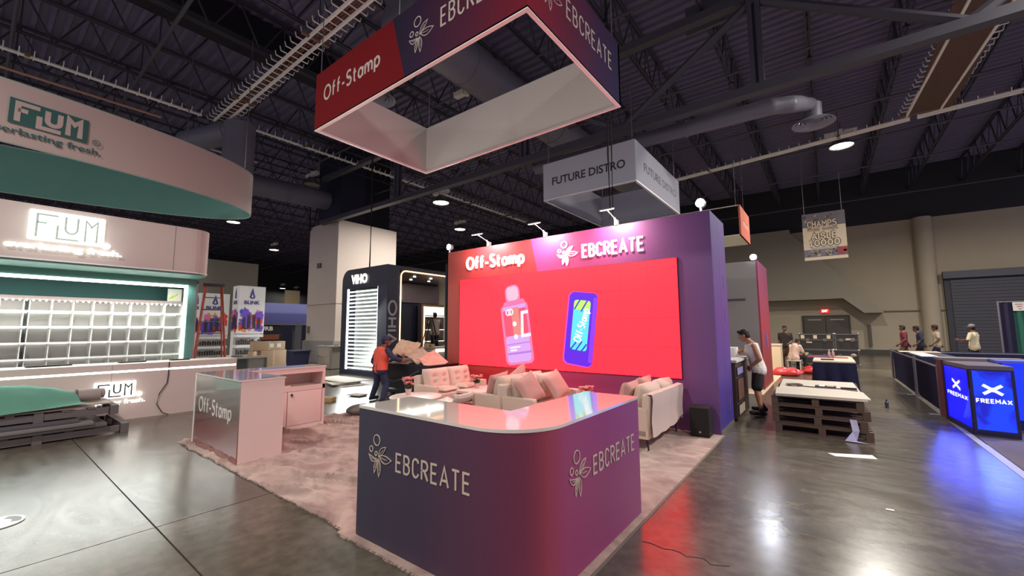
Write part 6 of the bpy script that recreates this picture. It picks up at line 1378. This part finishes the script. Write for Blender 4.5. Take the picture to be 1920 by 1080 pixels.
    for kind, mt, a in wear:
        m = MB()
        if kind in ('shirt', 'tank', 'vest'):
            g = {'shirt': .016, 'tank': .020, 'vest': .030}[kind]; torso(m, g)
            if kind != 'vest':
                for s in (0, 1): m.cone(hp[s]+Vector((0, 0, -.02)), hp[s].lerp(waist, .5), .115+g, .11+g, 10)
            if a:
                for S in 'LR':
                    p, e, w = V['sh'+S], V['el'+S], V['wr'+S]
                    m.cone(p, p.lerp(e, min(1, a)), .056+g, .046+g, 10)
                    if a > 1: m.cone(e, e.lerp(w, a-1), .046+g, .034+g, 10)
            o = remeshed(m, kind, mt, t, max(vox, .011), 3)
            # trim the neck opening and hem so that skin shows only above the collar
            bm = bmesh.new(); bm.from_mesh(o.data); d = (nk-ch).normalized(); zc = nk.lerp(ch, .32)
            bmesh.ops.bisect_plane(bm, geom=bm.verts[:]+bm.edges[:]+bm.faces[:], plane_co=zc, plane_no=(nk-ch), clear_outer=True)
            bm.to_mesh(o.data); bm.free()
        elif kind in ('pants', 'shorts'):
            g = .014 if kind == 'pants' else .022; m.cone(hp[0], hp[1], .104, .104, 10); m.cone(pel, pel.lerp(ch, .2), .104, .104, 10)
            for S in 'LR':
                h, k, an = V['hip'+S], V['kn'+S], V['an'+S]; m.cone(h, h.lerp(k, min(1, a)), .088+g, .060+g if kind == 'pants' else .078+g, 10)
                if a > 1: m.cone(k, k.lerp(an, a-1), .060+g, .048+g, 10)
            remeshed(m, kind, mt, t, max(vox, .011), 3)
        elif kind == 'shoes':
            for S in 'LR':
                m = MB(); an, to = V['an'+S], V['to'+S]; d = (to-an); d.z = 0; d.normalize(); b = Vector((an.x, an.y, 0)); m.cone(an+Vector((0, 0, .02)), an-Vector((0, 0, .02)), .048, .05, 10); m.cone(b+Vector((0, 0, .05))-d*.04, b+Vector((0, 0, .05))+d*.17, .047, .04, 10)
                m.v = [(p[0], p[1], max(p[2], .004)) for p in m.v]; remeshed(m, 'shoe', mt, t, .012, 2)
    return t
def STAND(**k):
    J = dict(head=(0, .03, 1.615), neck=(0, 0, 1.47), shL=(-.185, 0, 1.40), shR=(.185, 0, 1.40), elL=(-.235, -.03, 1.12), elR=(.235, -.03, 1.12), wrL=(-.24, .05, .88), wrR=(.24, .05, .88), hipL=(-.09, 0, .90), hipR=(.09, 0, .90), knL=(-.10, .03, .49), knR=(.10, .03, .49), anL=(-.10, -.02, .085), anR=(.10, -.02, .085), toL=(-.13, .14, .035), toR=(.13, .14, .035))
    J.update(k); return J
M_WHITE_T = mat('white_cotton', (222, 214, 204), .85, bump=.15, scale=10); M_BLACK_T = mat('black_cotton', (38, 32, 34), .85); M_NAVY_T = mat('navy_cotton', (44, 46, 74), .85, bump=.15, scale=9); M_SHOE = mat('black_shoe', (28, 26, 28), .6)
# man in the tank top: he looks towards -X, leans over the service counter
TJ = STAND(head=(.02, .21, 1.50), neck=(.0, .10, 1.36), shL=(-.17, .03, 1.30), shR=(.16, .14, 1.28), elL=(-.24, -.07, 1.06), wrL=(-.15, .10, .90), haL=(-.08, .16, .84), pnL=(.6, -.2, 0), elR=(.24, .32, 1.17), wrR=(.20, .55, 1.10), haR=(.19, .66, 1.10), pnR=(0, 0, -1), hipL=(-.09, -.03, .86), hipR=(.08, .0, .86), knL=(-.17, .02, .47), knR=(.16, .06, .47), anL=(-.26, -.05, .085), anR=(.24, -.02, .085), toL=(-.28, .11, .035), toR=(.25, .14, .035))
person('man in a white tank top and black shorts leaning over the service counter', (-1.13, 9.42, 0), math.radians(90), TJ, (('tank', M_WHITE_T, 0), ('shorts', M_BLACK_T, .85), ('shoes', M_SHOE, 0)), vox=.006, tilt=.35)
# worker in the orange vest, seen from behind, pushing the waste cart
VJ = STAND(head=(.02, .13, 1.375), neck=(.0, .07, 1.24), shL=(-.22, .02, 1.16), shR=(.24, .06, 1.17), elL=(-.36, -.02, .90), wrL=(-.30, .12, .74), elR=(.38, .16, 1.0), wrR=(.34, .38, .92), haR=(.34, .48, .92), hipL=(-.12, 0, .74), hipR=(.12, 0, .74), knL=(-.20, .02, .40), knR=(.16, .10, .40), anL=(-.30, -.05, .08), anR=(.20, .0, .08), toL=(-.36, .10, .03), toR=(.24, .15, .03))
person('stocky worker in navy clothes and orange safety vest pushing the waste cart', (-8.34, 5.86, 0), math.radians(-12), VJ, (('shirt', M_NAVY_T, 1.75), ('vest', mat('orange_vest', (238, 92, 70), .7, bump=.1, scale=8), 0), ('pants', M_NAVY_T, 1.95), ('shoes', M_SHOE, 0)), skin=M_SKIND, hat=mat('navy_cap', (48, 48, 80), .8), vox=.008, face=-.5)
person('person in dark shirt standing with a black waist bag behind the white pedestal', (-1.42, 20.7, 0), math.radians(175), STAND(wrL=(-.14, .16, 1.0), wrR=(.2, .1, .9)), (('shirt', mat('charcoal_cotton', (54, 48, 46), .85), .7), ('shorts', mat('brown_cotton', (92, 64, 52), .85), .9), ('shoes', M_SHOE, 0)), skin=M_SKIND, vox=.012, fr=.012)
SJ = STAND(head=(0, .26, 1.10), neck=(0, .16, .98), shL=(-.19, .1, .92), shR=(.19, .1, .92), elL=(-.24, .2, .66), elR=(.24, .2, .66), wrL=(-.14, .40, .6), wrR=(.14, .40, .6), hipL=(-.1, -.02, .50), hipR=(.1, -.02, .50), knL=(-.14, .40, .50), knR=(.14, .40, .50), anL=(-.15, .38, .085), anR=(.15, .38, .085), toL=(-.16, .54, .035), toR=(.16, .54, .035))
person('person in a pale shirt sitting hunched on a white stool before the flight cases', (-1.12, 19.9, 0), math.radians(-35), SJ, (('shirt', mat('pale_pink_cotton', (220, 188, 172), .85, bump=.1, scale=9), .8), ('pants', M_BLACK_T, 1.9), ('shoes', M_SHOE, 0)), vox=.012, fr=.012, tilt=.5)
stl = thing('stool', 'low white stool under the seated person', 'stool', (-1.12, 19.9, 0))
MB().box((-1.36, 19.68, .34), (-.88, 20.1, .385)).build('seat', mat('stool_white', (214, 202, 190), .5), stl, bevel=.01)
for x in (-1.32, -.92):
    for y in (19.72, 20.06): MB().cyl((x, y, .34), (x, y, 0), .018, n=8).build('leg', mat('stool_white'), stl)
WALK = dict(wrL=(-.26, .14, .93), wrR=(.24, -.12, .92), elL=(-.25, -.06, 1.13), knL=(-.10, .16, .50), anL=(-.10, .12, .10), toL=(-.10, .28, .05), knR=(.10, -.02, .49), anR=(.10, -.24, .12), toR=(.10, -.10, .04))
person('walker in a maroon shirt, first of the three before the far wall', (2.62, 24.6, 0), math.radians(80), STAND(**WALK), (('shirt', mat('maroon_cotton', (112, 40, 56), .85), .7), ('pants', mat('tan_cotton', (110, 96, 84), .85), 1.9), ('shoes', M_SHOE, 0)), skin=M_SKIND, vox=.012, fr=.012)
person('walker in a dark blue shirt and black cap, middle of the three', (3.12, 24.6, 0), math.radians(85), STAND(**dict(WALK, head=(0, .10, 1.57), neck=(0, .06, 1.44))), (('shirt', mat('dark_blue_cotton', (42, 42, 64), .85), 1.2), ('pants', M_BLACK_T, 1.9), ('shoes', M_SHOE, 0)), skin=M_SKIND, hat=M_BLACK_T, vox=.012, fr=.012)
person('walker in a beige shirt and dark red cap, last of the three', (3.68, 25.0, 0), math.radians(85), STAND(**WALK), (('shirt', mat('beige_cotton', (176, 160, 134), .85), .7), ('pants', M_NAVY_T, 1.9), ('shoes', M_SHOE, 0)), skin=M_SKIND, hat=mat('maroon_cap', (70, 34, 36), .8), vox=.012, fr=.012)
person('person in a cream T-shirt and grey cap before the dark roll-up door', (4.35, 22.9, 0), math.radians(60), STAND(**dict(WALK, elL=(-.30, .05, 1.15), wrL=(-.25, .30, 1.16), elR=(.28, .06, 1.15), wrR=(.16, .30, 1.12))), (('shirt', mat('cream_cotton', (220, 206, 176), .85), .85), ('pants', M_BLACK_T, 1.9), ('shoes', M_SHOE, 0)), skin=M_SKIND, hat=mat('grey_cap', (120, 124, 132), .8), vox=.012, fr=.012)
LJ = STAND(elL=(-.26, .18, 1.22), wrL=(-.2, .36, 1.32), elR=(.26, .18, 1.2), wrR=(.2, .38, 1.28))
person('person in a pale top reaching to the lit shelves from the dark ladder', (-13.1, 11.85, .62), math.radians(80), LJ, (('shirt', mat('pale_top_cotton', (206, 186, 176), .85), .6), ('pants', M_BLACK_T, 1.9), ('shoes', M_SHOE, 0)), skin=M_SKIND, vox=.012, fr=.012)
